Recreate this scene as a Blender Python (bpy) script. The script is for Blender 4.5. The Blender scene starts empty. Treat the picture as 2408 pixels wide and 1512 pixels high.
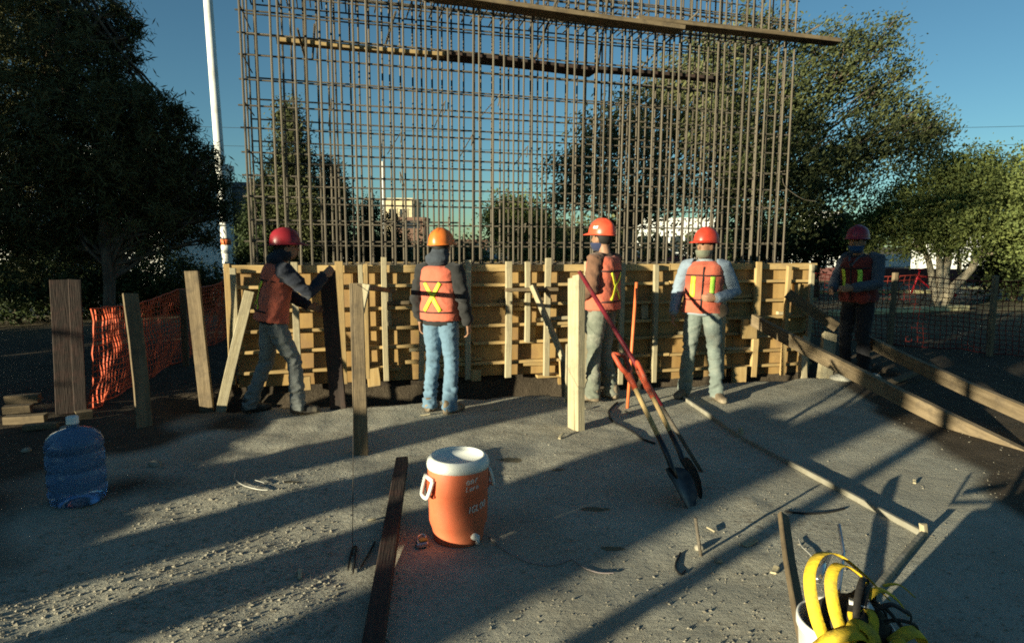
import bpy, bmesh, math, random
import numpy as np
from mathutils import Vector, Matrix, noise
from mathutils.bvhtree import BVHTree

# ------------------------------------------------------------------ camera, sky, sun, exposure
sc = bpy.context.scene
COL = sc.collection
rnd = random.Random(7)
H, PITCH, ROLL, FPX = 1.62, math.radians(7.0), 0.005, 1471.0      # eye height, tilt, roll, focal length in 2408-px units
cF = Vector((0, math.cos(PITCH), -math.sin(PITCH)))
r0 = Vector((1, 0, 0)); u0 = Vector((0, math.sin(PITCH), math.cos(PITCH)))
cR = r0*math.cos(ROLL)+u0*math.sin(ROLL); cU = -r0*math.sin(ROLL)+u0*math.cos(ROLL)
cam_d = bpy.data.cameras.new('camera'); cam = bpy.data.objects.new('camera', cam_d); COL.objects.link(cam)
cam.matrix_world = Matrix(((cR.x, cU.x, -cF.x, 0), (cR.y, cU.y, -cF.y, 0), (cR.z, cU.z, -cF.z, H), (0, 0, 0, 1)))
cam_d.sensor_width = 36; cam_d.lens = FPX/2408*36; cam_d.clip_start = 0.05; cam_d.clip_end = 3000
sc.camera = cam

SUN_EL = math.radians(7.5)
LX, LY = 0.759, 0.651                                              # the way the sunlight travels over the ground
L3 = Vector((LX*math.cos(SUN_EL), LY*math.cos(SUN_EL), -math.sin(SUN_EL)))
world = bpy.data.worlds.new('World'); sc.world = world; world.use_nodes = True
wn = world.node_tree.nodes; wl = world.node_tree.links
sky = wn.new('ShaderNodeTexSky'); sky.sky_type = 'NISHITA'; sky.sun_disc = False
sky.sun_elevation = SUN_EL; sky.sun_rotation = math.atan2(-LX, -LY)
sky.altitude = 1200; sky.air_density = 1.0; sky.dust_density = 0.6; sky.ozone_density = 1.6
tint = wn.new('ShaderNodeMixRGB'); tint.blend_type = 'MULTIPLY'; tint.inputs[0].default_value = 1.0; tint.inputs[2].default_value = (0.68, 1.03, 1.10, 1)   # the film's cyan cast
wl.new(sky.outputs[0], tint.inputs[1]); wl.new(tint.outputs[0], wn['Background'].inputs[0]); wn['Background'].inputs[1].default_value = 0.05
sun_d = bpy.data.lights.new('sun', 'SUN'); sun_d.energy = 5.0; sun_d.angle = math.radians(0.5); sun_d.color = (1.0, 0.92, 0.66)
sun = bpy.data.objects.new('sun', sun_d); COL.objects.link(sun)
sun.rotation_euler = L3.to_track_quat('-Z', 'Y').to_euler()
sc.view_settings.view_transform = 'Standard'; sc.view_settings.look = 'None'
sc.view_settings.exposure = 1.18; sc.view_settings.gamma = 1.0; sc.view_settings.use_curve_mapping = False
sc.render.engine = 'CYCLES'; sc.cycles.use_denoising = False; sc.cycles.filter_width = 1.8; sc.cycles.sample_clamp_indirect = 4
sc.cycles.max_bounces = 6; sc.cycles.transparent_max_bounces = 8; sc.cycles.caustics_reflective = False; sc.cycles.caustics_refractive = False

# ------------------------------------------------------------------ measuring helpers (surveyed photo points -> places)
def ray(x, y): return cF*FPX+cR*(x-1204)-cU*(y-756)
def G(x, y, z=0.0):
    d = ray(x, y); t = (z-H)/d.z
    return Vector((d.x*t, d.y*t, z))
def V(x, y, Y):
    d = ray(x, y); t = Y/d.y
    return Vector((d.x*t, Y, H+d.z*t))
A = Vector((-2.99, 6.70)); D2 = Vector((0.966, 0.257)); N2 = Vector((0.257, -0.966))   # formwork face line
def fw(t, off, z): return Vector((A.x+D2.x*t+N2.x*off, A.y+D2.y*t+N2.y*off, z))
def FW(x, y, off=0.0):
    d = ray(x, y); ax = A.x+N2.x*off; ay = A.y+N2.y*off
    det = D2.x*(-d.y)-(-d.x)*D2.y
    t = (-ax*(-d.y)-(-d.x)*(-ay))/det
    s = (D2.x*(-ay)-D2.y*(-ax))/det
    return t, H+d.z*s
def US(u, s, z=0.0): return Vector((-LY*u+LX*s, LX*u+LY*s, z))   # across / along the sunlight

# ------------------------------------------------------------------ materials
MATS = {}
def mat(name, c1, c2=None, scale=6.0, rough=0.8, bump=0.0, bscale=None, stretch=None, spec=0.3, metal=0.0, coords='Object',
        detail=6.0, dirt=None, dirt_scale=2.0, rand=0.0, trans=0.0, ior=1.45, mid=(0.35, 0.65), sheen=0.0):
    m = bpy.data.materials.new(name); m.use_nodes = True
    nt = m.node_tree; n = nt.nodes; l = nt.links; b = n['Principled BSDF']
    b.inputs['Roughness'].default_value = rough; b.inputs['Metallic'].default_value = metal
    b.inputs['Specular IOR Level'].default_value = spec; b.inputs['IOR'].default_value = ior
    if trans: b.inputs['Transmission Weight'].default_value = trans
    if sheen: b.inputs['Sheen Weight'].default_value = sheen
    tc = n.new('ShaderNodeTexCoord'); mp = n.new('ShaderNodeMapping')
    l.new(tc.outputs[coords], mp.inputs[0])
    if stretch: mp.inputs['Scale'].default_value = stretch
    vec = mp.outputs[0]
    if rand:
        oi = n.new('ShaderNodeObjectInfo'); ad = n.new('ShaderNodeVectorMath'); ad.operation = 'ADD'
        mu = n.new('ShaderNodeMath'); mu.operation = 'MULTIPLY'; mu.inputs[1].default_value = 37.0
        l.new(oi.outputs['Random'], mu.inputs[0]); l.new(vec, ad.inputs[0]); l.new(mu.outputs[0], ad.inputs[1]); vec = ad.outputs[0]
    c2 = c2 or tuple(x*0.75 for x in c1)
    nz = n.new('ShaderNodeTexNoise'); nz.inputs['Scale'].default_value = scale; nz.inputs['Detail'].default_value = detail
    nz.inputs['Roughness'].default_value = 0.65
    l.new(vec, nz.inputs['Vector'])
    cr = n.new('ShaderNodeValToRGB'); cr.color_ramp.elements[0].position = mid[0]; cr.color_ramp.elements[1].position = mid[1]
    cr.color_ramp.elements[0].color = (*c2, 1); cr.color_ramp.elements[1].color = (*c1, 1)
    l.new(nz.outputs[0], cr.inputs[0]); col = cr.outputs[0]
    if dirt:
        n2 = n.new('ShaderNodeTexNoise'); n2.inputs['Scale'].default_value = dirt_scale; n2.inputs['Detail'].default_value = 8
        n2.inputs['Roughness'].default_value = 0.7
        l.new(tc.outputs['Object'], n2.inputs['Vector'])
        r2 = n.new('ShaderNodeValToRGB'); r2.color_ramp.elements[0].position = 0.48; r2.color_ramp.elements[1].position = 0.72
        l.new(n2.outputs[0], r2.inputs[0])
        mx = n.new('ShaderNodeMixRGB'); l.new(r2.outputs[0], mx.inputs[0]); l.new(col, mx.inputs[1]); mx.inputs[2].default_value = (*dirt, 1)
        col = mx.outputs[0]
    if rand:
        hs = n.new('ShaderNodeHueSaturation'); mr = n.new('ShaderNodeMapRange')
        mr.inputs[3].default_value = 1-rand; mr.inputs[4].default_value = 1+rand
        l.new(oi.outputs['Random'], mr.inputs[0]); l.new(mr.outputs[0], hs.inputs['Value']); l.new(col, hs.inputs['Color']); col = hs.outputs[0]
    l.new(col, b.inputs['Base Color'])
    if bump:
        nb = n.new('ShaderNodeTexNoise'); nb.inputs['Scale'].default_value = bscale or scale*4; nb.inputs['Detail'].default_value = 5
        l.new(vec, nb.inputs['Vector'])
        bp = n.new('ShaderNodeBump'); bp.inputs['Strength'].default_value = bump; bp.inputs['Distance'].default_value = 0.02
        l.new(nb.outputs[0], bp.inputs['Height']); l.new(bp.outputs[0], b.inputs['Normal'])
    MATS[name] = m
    return m
def leaf_mat(name, c1, c2, transl=0.25):
    m = bpy.data.materials.new(name); m.use_nodes = True
    nt = m.node_tree; n = nt.nodes; l = nt.links; b = n['Principled BSDF']
    b.inputs['Roughness'].default_value = 0.65; b.inputs['Specular IOR Level'].default_value = 0.2
    ge = n.new('ShaderNodeNewGeometry'); cr = n.new('ShaderNodeValToRGB')
    cr.color_ramp.elements[0].color = (*c2, 1); cr.color_ramp.elements[1].color = (*c1, 1)
    tc = n.new('ShaderNodeTexCoord'); nz = n.new('ShaderNodeTexNoise'); nz.inputs['Scale'].default_value = 1.3; nz.inputs['Detail'].default_value = 3
    l.new(tc.outputs['Object'], nz.inputs['Vector'])
    mx = n.new('ShaderNodeMath'); mx.operation = 'MULTIPLY_ADD'; mx.inputs[1].default_value = 0.6; 
    l.new(ge.outputs['Random Per Island'], mx.inputs[0])
    sb = n.new('ShaderNodeMath'); sb.operation = 'MULTIPLY_ADD'; sb.inputs[1].default_value = 1.2; sb.inputs[2].default_value = -0.4
    l.new(nz.outputs[0], sb.inputs[0]); l.new(sb.outputs[0], mx.inputs[2])
    l.new(mx.outputs[0], cr.inputs[0]); l.new(cr.outputs[0], b.inputs['Base Color'])
    tr = n.new('ShaderNodeBsdfTranslucent'); l.new(cr.outputs[0], tr.inputs[0])
    ms = n.new('ShaderNodeMixShader'); ms.inputs[0].default_value = transl
    l.new(b.outputs[0], ms.inputs[1]); l.new(tr.outputs[0], ms.inputs[2]); l.new(ms.outputs[0], n['Material Output'].inputs[0])
    MATS[name] = m
    return m

WG = (9, 9, 0.7)                                                     # wood grain runs along each piece's own Z
wood_new = mat('wood_new', (0.48, 0.34, 0.155), (0.36, 0.235, 0.095), 3.0, 0.75, 0.15, 12, WG, rand=0.16, dirt=(0.30, 0.22, 0.12), dirt_scale=5)
wood_pale = mat('wood_pale', (0.43, 0.375, 0.25), (0.33, 0.275, 0.165), 3.0, 0.8, 0.2, 12, WG, rand=0.10, dirt=(0.25, 0.21, 0.14), dirt_scale=6)
wood_old = mat('wood_old', (0.22, 0.165, 0.10), (0.13, 0.095, 0.055), 3.0, 0.85, 0.25, 12, WG, rand=0.15, dirt=(0.07, 0.055, 0.04), dirt_scale=5)
wood_dark = mat('wood_dark', (0.055, 0.04, 0.032), (0.03, 0.022, 0.018), 3.0, 0.8, 0.25, 12, WG, rand=0.1, dirt=(0.09, 0.045, 0.035), dirt_scale=6)
ply = mat('plywood_face', (0.42, 0.275, 0.11), (0.30, 0.18, 0.065), 2.0, 0.7, 0.08, 8, (2.2, 2.2, 0.5), rand=0.08, dirt=(0.26, 0.16, 0.08), dirt_scale=3)
rust = mat('rusty_steel', (0.17, 0.145, 0.11), (0.085, 0.07, 0.052), 5.0, 0.75, 0.5, 45, metal=0.1, rand=0.2)
steel_dark = mat('dark_steel', (0.06, 0.06, 0.065), (0.03, 0.03, 0.03), 6, 0.35, 0.1, spec=0.5, metal=0.6, dirt=(0.16, 0.13, 0.1), dirt_scale=9)
chrome = mat('bright_steel', (0.6, 0.6, 0.6), (0.4, 0.4, 0.4), 9, 0.25, metal=0.9)
red_paint = mat('dark_red_paint', (0.22, 0.02, 0.03), (0.13, 0.012, 0.02), 8, 0.5, 0.1, dirt=(0.10, 0.05, 0.04), dirt_scale=9)
red_grip = mat('red_plastic', (0.60, 0.10, 0.045), (0.48, 0.07, 0.03), 8, 0.5, 0.05, dirt=(0.3, 0.14, 0.09), dirt_scale=20)
orange_paint = mat('orange_paint', (0.80, 0.20, 0.07), (0.65, 0.15, 0.05), 8, 0.5, 0.05)
white_paint = mat('white_paint', (0.78, 0.78, 0.74), (0.66, 0.66, 0.62), 2, 0.45, 0.03, dirt=(0.5, 0.48, 0.43), dirt_scale=3)
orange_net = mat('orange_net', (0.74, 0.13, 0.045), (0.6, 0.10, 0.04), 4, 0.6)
bark = mat('tree_bark', (0.17, 0.13, 0.09), (0.08, 0.06, 0.045), 5, 0.9, 0.6, 16, (3, 3, 0.6))
bark_pale = mat('pale_bark', (0.42, 0.36, 0.25), (0.28, 0.23, 0.16), 5, 0.9, 0.5, 16, (3, 3, 0.6))
concrete = mat('concrete', (0.36, 0.34, 0.30), (0.28, 0.26, 0.23), 7, 0.9, 0.3, 40, dirt=(0.22, 0.2, 0.17), dirt_scale=3)
mortar_lump = mat('dried_mortar', (0.40, 0.39, 0.33), (0.32, 0.30, 0.25), 9, 0.9, 0.6, 40)

# ------------------------------------------------------------------ object helpers
def props(o, label=None, cat=None, group=None, kind=None):
    if label: o['label'] = label
    if cat: o['category'] = cat
    if group: o['group'] = group
    if kind: o['kind'] = kind
    return o
def thing(name, label, cat, loc=(0, 0, 0), rz=0.0, group=None):
    o = bpy.data.objects.new(name, None); COL.objects.link(o); o.location = loc; o.rotation_euler = (0, 0, rz)
    o.empty_display_size = 0.1
    return props(o, label, cat, group)
def wmat(o):
    m = Matrix.Identity(4); ch = []
    while o: ch.append(o); o = o.parent
    for x in reversed(ch): m = m @ x.matrix_basis
    return m
def put(name, mesh, m, parent=None, world=None, local=False):
    """one mesh object; world = its world matrix (mesh in own coords) or None (mesh in world coords, moved under its parent)"""
    o = bpy.data.objects.new(name, mesh); COL.objects.link(o)
    if m is not None and len(mesh.materials) == 0: mesh.materials.append(m)
    if parent is not None:
        o.parent = parent
        if not local:
            inv = wmat(parent).inverted()
            o.matrix_basis = inv @ (world if world is not None else Matrix.Identity(4))
            if world is None:
                mesh.transform(o.matrix_basis); o.matrix_basis = Matrix.Identity(4)
    elif world is not None: o.matrix_basis = world
    return o
class MB:
    def __init__(s): s.v = []; s.f = []
    def add(s, v, f):
        k = len(s.v); s.v += [tuple(x) for x in v]; s.f += [tuple(i+k for i in q) for q in f]; return s
    def loft(s, secs, n=16, pw=2.0, cap=True):
        vs = []; fs = []
        for c, ax, ay in secs:
            c = Vector(c); ax = Vector(ax); ay = Vector(ay)
            for i in range(n):
                a = 2*math.pi*i/n; ca = math.cos(a); sa = math.sin(a)
                ca = math.copysign(abs(ca)**(2/pw), ca); sa = math.copysign(abs(sa)**(2/pw), sa)
                vs.append(c+ax*ca+ay*sa)
        for k in range(len(secs)-1):
            for i in range(n):
                j = (i+1) % n
                fs.append((k*n+i, k*n+j, (k+1)*n+j, (k+1)*n+i))
        if cap:
            fs.append(tuple(range(n-1, -1, -1))); fs.append(tuple(range((len(secs)-1)*n, len(secs)*n)))
        return s.add(vs, fs)
    def tube(s, pts, rad, n=8, cap=True):
        pts = [Vector(p) for p in pts]
        if not hasattr(rad, '__len__'): rad = [rad]*len(pts)
        secs = []; ref = None
        for i, p in enumerate(pts):
            t = (pts[min(i+1, len(pts)-1)]-pts[max(i-1, 0)]).normalized()
            if ref is None: ref = Vector((0, 0, 1)) if abs(t.z) < 0.9 else Vector((1, 0, 0))
            a = t.cross(ref).normalized(); b = t.cross(a).normalized(); ref = -b
            ref = (a.cross(t)).normalized()
            secs.append((p, a*rad[i], t.cross(a)*rad[i]))
        return s.loft(secs, n, 2.0, cap)
    def ell(s, c, r, n=14, m=8, M=None):
        vs = []; fs = []; c = Vector(c)
        for k in range(m+1):
            th = math.pi*k/m
            for i in range(n):
                a = 2*math.pi*i/n
                p = Vector((r[0]*math.sin(th)*math.cos(a), r[1]*math.sin(th)*math.sin(a), -r[2]*math.cos(th)))
                vs.append((M @ p if M else p)+c)
        for k in range(m):
            for i in range(n):
                j = (i+1) % n; fs.append((k*n+i, k*n+j, (k+1)*n+j, (k+1)*n+i))
        return s.add(vs, fs)
    def box(s, c, sx, sy, sz, M=None):
        vs = []
        for z in (-1, 1):
            for y in (-1, 1):
                for x in (-1, 1):
                    p = Vector((x*sx/2, y*sy/2, z*sz/2)); vs.append((M @ p if M else p)+Vector(c))
        return s.add(vs, [(0, 2, 3, 1), (4, 5, 7, 6), (0, 1, 5, 4), (2, 6, 7, 3), (0, 4, 6, 2), (1, 3, 7, 5)])
    def lathe(s, prof, n=32, c=(0, 0, 0), radfun=None):
        vs = []; fs = []; c = Vector(c)
        for r, z in prof:
            for i in range(n):
                a = 2*math.pi*i/n; rr = r*(radfun(a, z, i) if radfun else 1)
                vs.append(c+Vector((rr*math.cos(a), rr*math.sin(a), z)))
        for k in range(len(prof)-1):
            for i in range(n):
                j = (i+1) % n; fs.append((k*n+i, k*n+j, (k+1)*n+j, (k+1)*n+i))
        return s.add(vs, fs)
    def mesh(s, name, smooth=True, bevel=0.0, clean=True):
        me = bpy.data.meshes.new(name); me.from_pydata(s.v, [], s.f)
        bm = bmesh.new(); bm.from_mesh(me)
        if clean:
            bmesh.ops.remove_doubles(bm, verts=bm.verts, dist=1e-5); bmesh.ops.recalc_face_normals(bm, faces=bm.faces)
        if bevel: bmesh.ops.bevel(bm, geom=list(bm.edges), offset=bevel, segments=1, affect='EDGES')
        bm.to_mesh(me); bm.free()
        if smooth: me.shade_smooth()
        return me
def frame(p0, p1, roll=0.0):
    p0 = Vector(p0); p1 = Vector(p1); z = (p1-p0).normalized()
    ref = Vector((0, 0, 1)) if abs(z.z) < 0.95 else Vector((1, 0, 0))
    x = ref.cross(z).normalized() if abs(z.z) < 0.95 else Vector((1, 0, 0))-z*z.x
    x.normalize(); y = z.cross(x)
    if roll: x, y = x*math.cos(roll)+y*math.sin(roll), y*math.cos(roll)-x*math.sin(roll)
    return Matrix(((x.x, y.x, z.x, p0.x), (x.y, y.y, z.y, p0.y), (x.z, y.z, z.z, p0.z), (0, 0, 0, 1)))
def beam_mesh(L, w, d, bev=0.004, warp=0.004, taper=0.0):
    """sawn timber along +Z, w wide (X), d thick (Y); slightly crooked, ends not quite square; taper > 0 points the low end"""
    mb = MB(); secs = 4; vs = []; fs = []
    bx, by = rnd.uniform(-warp, warp), rnd.uniform(-warp, warp)
    rings = [i/(secs-1) for i in range(secs)]
    for k, t in enumerate(rings):
        z = t*L; q = math.sin(math.pi*t)
        for sx, sy in ((-1, -1), (1, -1), (1, 1), (-1, 1)):
            zz = z
            if k in (0, secs-1): zz += rnd.uniform(-1, 1)*0.006
            vs.append((sx*w/2+bx*q, sy*d/2+by*q, zz))
    if taper:
        for i in range(4):
            x, y, z = vs[i]; vs[i] = (x*0.15+w*0.3, y*0.6, z)
        for i in range(4, 8):
            x, y, z = vs[i]; vs[i] = (x, y, taper)
    for k in range(secs-1):
        for i in range(4):
            j = (i+1) % 4; fs.append((k*4+i, k*4+j, (k+1)*4+j, (k+1)*4+i))
    fs.append((3, 2, 1, 0)); fs.append(tuple(range((secs-1)*4, secs*4)))
    return mb.add(vs, fs)
def timber(name, p0, p1, w, d, m, parent=None, roll=0.0, bev=0.004, warp=0.004, taper=0.0):
    L = (Vector(p1)-Vector(p0)).length
    mb = beam_mesh(L, w, d, bev, warp, taper)
    me = bpy.data.meshes.new(name); me.from_pydata(mb.v, [], mb.f)
    bm = bmesh.new(); bm.from_mesh(me)
    long_e = [e for e in bm.edges if abs((e.verts[0].co-e.verts[1].co).normalized().z) > 0.7]
    bmesh.ops.bevel(bm, geom=long_e, offset=bev, segments=1, affect='EDGES')
    bm.to_mesh(me); bm.free()
    return put(name, me, m, parent, world=frame(p0, p1, roll))
_rod = {}
def rod(name, p0, p1, r, m, parent=None, n=6):
    """straight bar: shares one unit mesh per material and side count"""
    key = (m.name, n)
    if key not in _rod:
        mb = MB().tube([(0, 0, 0), (0, 0, 1)], 1.0, n); _rod[key] = mb.mesh('bar', False); _rod[key].materials.append(m)
    M = frame(p0, p1) @ Matrix.Diagonal((r, r, (Vector(p1)-Vector(p0)).length, 1))
    return put(name, _rod[key], None, parent, world=M)
def tube_obj(name, pts, rad, m, parent=None, n=8):
    return put(name, MB().tube(pts, rad, n).mesh(name), m, parent)
def ribbon_mesh(pts, wvecs, th=0.003):
    vs = []; fs = []; P = [Vector(p) for p in pts]
    for i, p in enumerate(P):
        t = (P[min(i+1, len(P)-1)]-P[max(i-1, 0)]).normalized(); w = Vector(wvecs[i])
        nn = t.cross(w).normalized()*th/2
        for q in (p-w-nn, p+w-nn, p+w+nn, p-w+nn): vs.append(q)
    for k in range(len(P)-1):
        for i in range(4):
            j = (i+1) % 4; fs.append((k*4+i, k*4+j, (k+1)*4+j, (k+1)*4+i))
    fs.append((3, 2, 1, 0)); fs.append(tuple(range((len(P)-1)*4, len(P)*4)))
    return MB().add(vs, fs)
def catmull(pts, k=6):
    P = [Vector(p) for p in pts]; out = []
    for i in range(len(P)-1):
        a = P[max(i-1, 0)]; b = P[i]; c = P[i+1]; d = P[min(i+2, len(P)-1)]
        for j in range(k):
            t = j/k
            out.append(0.5*((2*b)+(c-a)*t+(2*a-5*b+4*c-d)*t*t+(3*b-a-3*c+d)*t**3))
    out.append(P[-1]); return out
def raw_mesh(name, v, f4):
    v = np.asarray(v, np.float32); f4 = np.asarray(f4, np.int32); k = f4.shape[1]
    me = bpy.data.meshes.new(name)
    me.vertices.add(len(v)); me.vertices.foreach_set('co', v.ravel())
    me.loops.add(f4.size); me.loops.foreach_set('vertex_index', f4.ravel())
    me.polygons.add(len(f4)); me.polygons.foreach_set('loop_start', np.arange(0, f4.size, k, dtype=np.int32))
    me.polygons.foreach_set('loop_total', np.full(len(f4), k, np.int32))
    me.update(calc_edges=True); me.validate(); return me

# ------------------------------------------------------------------ ground: one sheet out to the horizon
edge_px = [(560, 968), (640, 958), (760, 953), (806, 958), (870, 955), (933, 951), (1006, 947), (1100, 937), (1241, 931), (1328, 929), (1430, 922), (1542, 910), (1660, 905), (1850, 893), (1990, 886)]
edge_pts = [G(*q) for q in edge_px]
ex = np.array([-3.6]+[p.x for p in edge_pts]+[5.2]); ey = np.array([edge_pts[0].y-0.1]+[p.y for p in edge_pts]+[edge_pts[-1].y+0.1])
gx = np.concatenate([[-900, -400, -200, -100, -60, -40, -28, -20, -14, -11], np.arange(-9, -4.6, 0.3), np.arange(-4.6, 5.6, 0.055), np.arange(5.6, 11, 0.3), [11, 14, 20, 28, 40, 60, 100, 200, 400, 900]])
gy = np.concatenate([[-300, -120, -60, -30, -20, -14, -10, -7, -4, -2, -0.5], np.arange(0.6, 9.6, 0.05), np.arange(9.6, 14, 0.3), [14, 17, 20, 25, 32, 42, 60, 100, 200, 400, 1200]])
XX, YY = np.meshgrid(gx, gy)
rng = np.random.default_rng(3)
def vnoise(x, y, sc_, seed):
    r = np.random.default_rng(seed); T = r.random((256, 256)).astype(np.float32)
    x = x/sc_; y = y/sc_; xi = np.floor(x).astype(int); yi = np.floor(y).astype(int); fx = x-xi; fy = y-yi
    fx = fx*fx*(3-2*fx); fy = fy*fy*(3-2*fy)
    g = lambda a, b: T[a % 256, b % 256]
    return (g(xi, yi)*(1-fx)+g(xi+1, yi)*fx)*(1-fy)+(g(xi, yi+1)*(1-fx)+g(xi+1, yi+1)*fx)*fy-0.5
near = np.clip(1-np.maximum(np.abs(XX)-5, np.abs(YY-5)-5)/3, 0, 1)
Z = (vnoise(XX, YY, 0.9, 1)*0.022+vnoise(XX, YY, 0.22, 2)*0.010+vnoise(XX, YY, 0.09, 4)*0.008)*near
left_rough = np.clip((-1.0-XX)/1.2, 0, 1)*np.clip((7-YY)/1.0, 0, 1)*near
Z += left_rough*(vnoise(XX, YY, 0.16, 5)*0.022+vnoise(XX, YY, 0.4, 6)*0.03)
Z *= np.where((XX > 1.6) & (YY < 7.5), 0.35, 1.0)
ye = np.interp(XX, ex, ey)+vnoise(XX, YY*0, 0.3, 9)*0.12
yf = A.y+(XX-A.x)*(D2.y/D2.x)+0.02                                # formwork line
inX = np.clip((XX+3.7)/0.5, 0, 1)*np.clip((5.0-XX)/0.4, 0, 1)
a = np.clip((YY-ye)/0.16, 0, 1); b_ = np.clip((yf+0.02-YY)/0.14, 0, 1)
Z += -0.40*a*b_*inX+vnoise(XX, YY, 0.15, 12)*0.07*a*b_*inX
behind = np.clip((YY-yf-0.1)/0.3, 0, 1)*inX*near
Z += behind*0.02
# unseen low bank added to shade the pad's left, and rough verge left
bank = np.exp(-((XX+5.6)/0.55)**2)*np.clip((YY+8)/1.5, 0, 1)*np.clip((4.3-YY)/0.5, 0, 1)
Z += 0.61*bank
Z += np.clip((-3.9-XX)/1.5, 0, 1)*np.clip((YY-5)/1, 0, 1)*0.10*near
ny, nx = XX.shape
idx = np.arange(ny*nx).reshape(ny, nx)
F4 = np.stack([idx[:-1, :-1].ravel(), idx[:-1, 1:].ravel(), idx[1:, 1:].ravel(), idx[1:, :-1].ravel()], 1)
gme = raw_mesh('ground', np.stack([XX.ravel(), YY.ravel(), Z.ravel()], 1), F4); gme.shade_smooth()
def gz(x, y):
    i = min(max(int(np.searchsorted(gx, x))-1, 0), nx-2); j = min(max(int(np.searchsorted(gy, y))-1, 0), ny-2)
    fx = (x-gx[i])/(gx[i+1]-gx[i]); fy = (y-gy[j])/(gy[j+1]-gy[j])
    return float((Z[j, i]*(1-fx)+Z[j, i+1]*fx)*(1-fy)+(Z[j+1, i]*(1-fx)+Z[j+1, i+1]*fx)*fy)
def ground_mat():
    m = bpy.data.materials.new('dirt_ground'); m.use_nodes = True
    nt = m.node_tree; n = nt.nodes; l = nt.links; b = n['Principled BSDF']
    b.inputs['Roughness'].default_value = 0.95; b.inputs['Specular IOR Level'].default_value = 0.15
    tc = n.new('ShaderNodeTexCoord'); P = tc.outputs['Object']
    def noise_(s, d=8, r=0.65, v=P):
        z = n.new('ShaderNodeTexNoise'); z.inputs['Scale'].default_value = s; z.inputs['Detail'].default_value = d; z.inputs['Roughness'].default_value = r
        l.new(v, z.inputs['Vector']); return z.outputs[0]
    def ramp(x, e):
        c = n.new('ShaderNodeValToRGB'); l.new(x, c.inputs[0])
        while len(c.color_ramp.elements) < len(e): c.color_ramp.elements.new(0.5)
        for k, (p, q) in enumerate(e):
            c.color_ramp.elements[k].position = p; c.color_ramp.elements[k].color = (*q, 1) if hasattr(q, '__len__') else (q, q, q, 1)
        return c.outputs[0]
    def mix(f, a_, b2):
        x = n.new('ShaderNodeMixRGB'); l.new(f, x.inputs[0])
        for k, q in ((1, a_), (2, b2)):
            if hasattr(q, 'links'): l.new(q, x.inputs[k])
            else: x.inputs[k].default_value = (*q, 1)
        return x.outputs[0]
    pad = ramp(noise_(1.6, 10, 0.7), [(0.3, (0.335, 0.315, 0.25)), (0.55, (0.42, 0.40, 0.32)), (0.75, (0.49, 0.47, 0.385))])
    patch = ramp(noise_(0.9, 6, 0.7), [(0.42, 0.0), (0.62, 1.0)])
    pad = mix(ramp(noise_(0.55, 9, 0.75), [(0.45, 0.0), (0.68, 0.6)]), pad, (0.27, 0.235, 0.175))
    sm = n.new('ShaderNodeMath'); sm.operation = 'MULTIPLY'; l.new(patch, sm.inputs[0]); l.new(ramp(noise_(26, 6, 0.75), [(0.50, 0.0), (0.66, 0.9)]), sm.inputs[1])
    pad = mix(sm.outputs[0], pad, (0.17, 0.14, 0.10))
    pad = mix(ramp(noise_(90, 3, 0.6), [(0.6, 0.0), (0.75, 0.5)]), pad, (0.16, 0.13, 0.10))
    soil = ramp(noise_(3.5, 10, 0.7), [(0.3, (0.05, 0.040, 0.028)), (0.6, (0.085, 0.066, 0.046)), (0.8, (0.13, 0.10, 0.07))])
    far = ramp(noise_(0.25, 8, 0.7), [(0.35, (0.13, 0.10, 0.06)), (0.5, (0.20, 0.16, 0.10)), (0.65, (0.10, 0.10, 0.05))])
    sep = n.new('ShaderNodeSeparateXYZ'); l.new(P, sep.inputs[0])
    at = n.new('ShaderNodeAttribute'); at.attribute_name = 'padmask'
    at2 = n.new('ShaderNodeAttribute'); at2.attribute_name = 'farmask'
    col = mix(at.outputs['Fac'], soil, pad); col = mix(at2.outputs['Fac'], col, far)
    # damp splashes that really lie on the pad
    for (px, py, rx, ry) in ((1203, 1081, 0.17, 0.10), (1312, 1105, 0.10, 0.06), (1398, 1196, 0.14, 0.08), (1440, 1290, 0.16, 0.05), (690, 1135, 0.12, 0.05)):
        g = G(px, py)
        mp = n.new('ShaderNodeMapping'); l.new(P, mp.inputs[0])
        mp.vector_type = 'POINT'; mp.inputs['Location'].default_value = (-g.x/rx, -g.y/ry, 0); mp.inputs['Scale'].default_value = (1/rx, 1/ry, 0)
        nzv = n.new('ShaderNodeTexNoise'); nzv.inputs['Scale'].default_value = 14; l.new(P, nzv.inputs['Vector'])
        ln = n.new('ShaderNodeVectorMath'); ln.operation = 'LENGTH'; l.new(mp.outputs[0], ln.inputs[0])
        ad = n.new('ShaderNodeMath'); ad.operation = 'MULTIPLY_ADD'; l.new(nzv.outputs[0], ad.inputs[0]); ad.inputs[1].default_value = 0.9; l.new(ln.outputs['Value'], ad.inputs[2])
        col = mix(ramp(ad.outputs[0], [(0.95, 0.8), (1.35, 0.0)]), col, (0.12, 0.095, 0.05))
    l.new(col, b.inputs['Base Color'])
    bp = n.new('ShaderNodeBump'); bp.inputs['Strength'].default_value = 0.9; bp.inputs['Distance'].default_value = 0.02
    ms_ = n.new('ShaderNodeMapping'); l.new(P, ms_.inputs[0]); ms_.inputs['Rotation'].default_value = (0, 0, 0.45); ms_.inputs['Scale'].default_value = (2.5, 26, 1)
    st_ = n.new('ShaderNodeMath'); st_.operation = 'MULTIPLY_ADD'; l.new(noise_(2.0, 5, 0.6, ms_.outputs[0]), st_.inputs[0]); st_.inputs[1].default_value = 0.35; l.new(noise_(30, 8, 0.75), st_.inputs[2])
    ad = n.new('ShaderNodeMath'); ad.operation = 'ADD'; l.new(st_.outputs[0], ad.inputs[0]); l.new(noise_(7, 4), ad.inputs[1])
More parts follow.
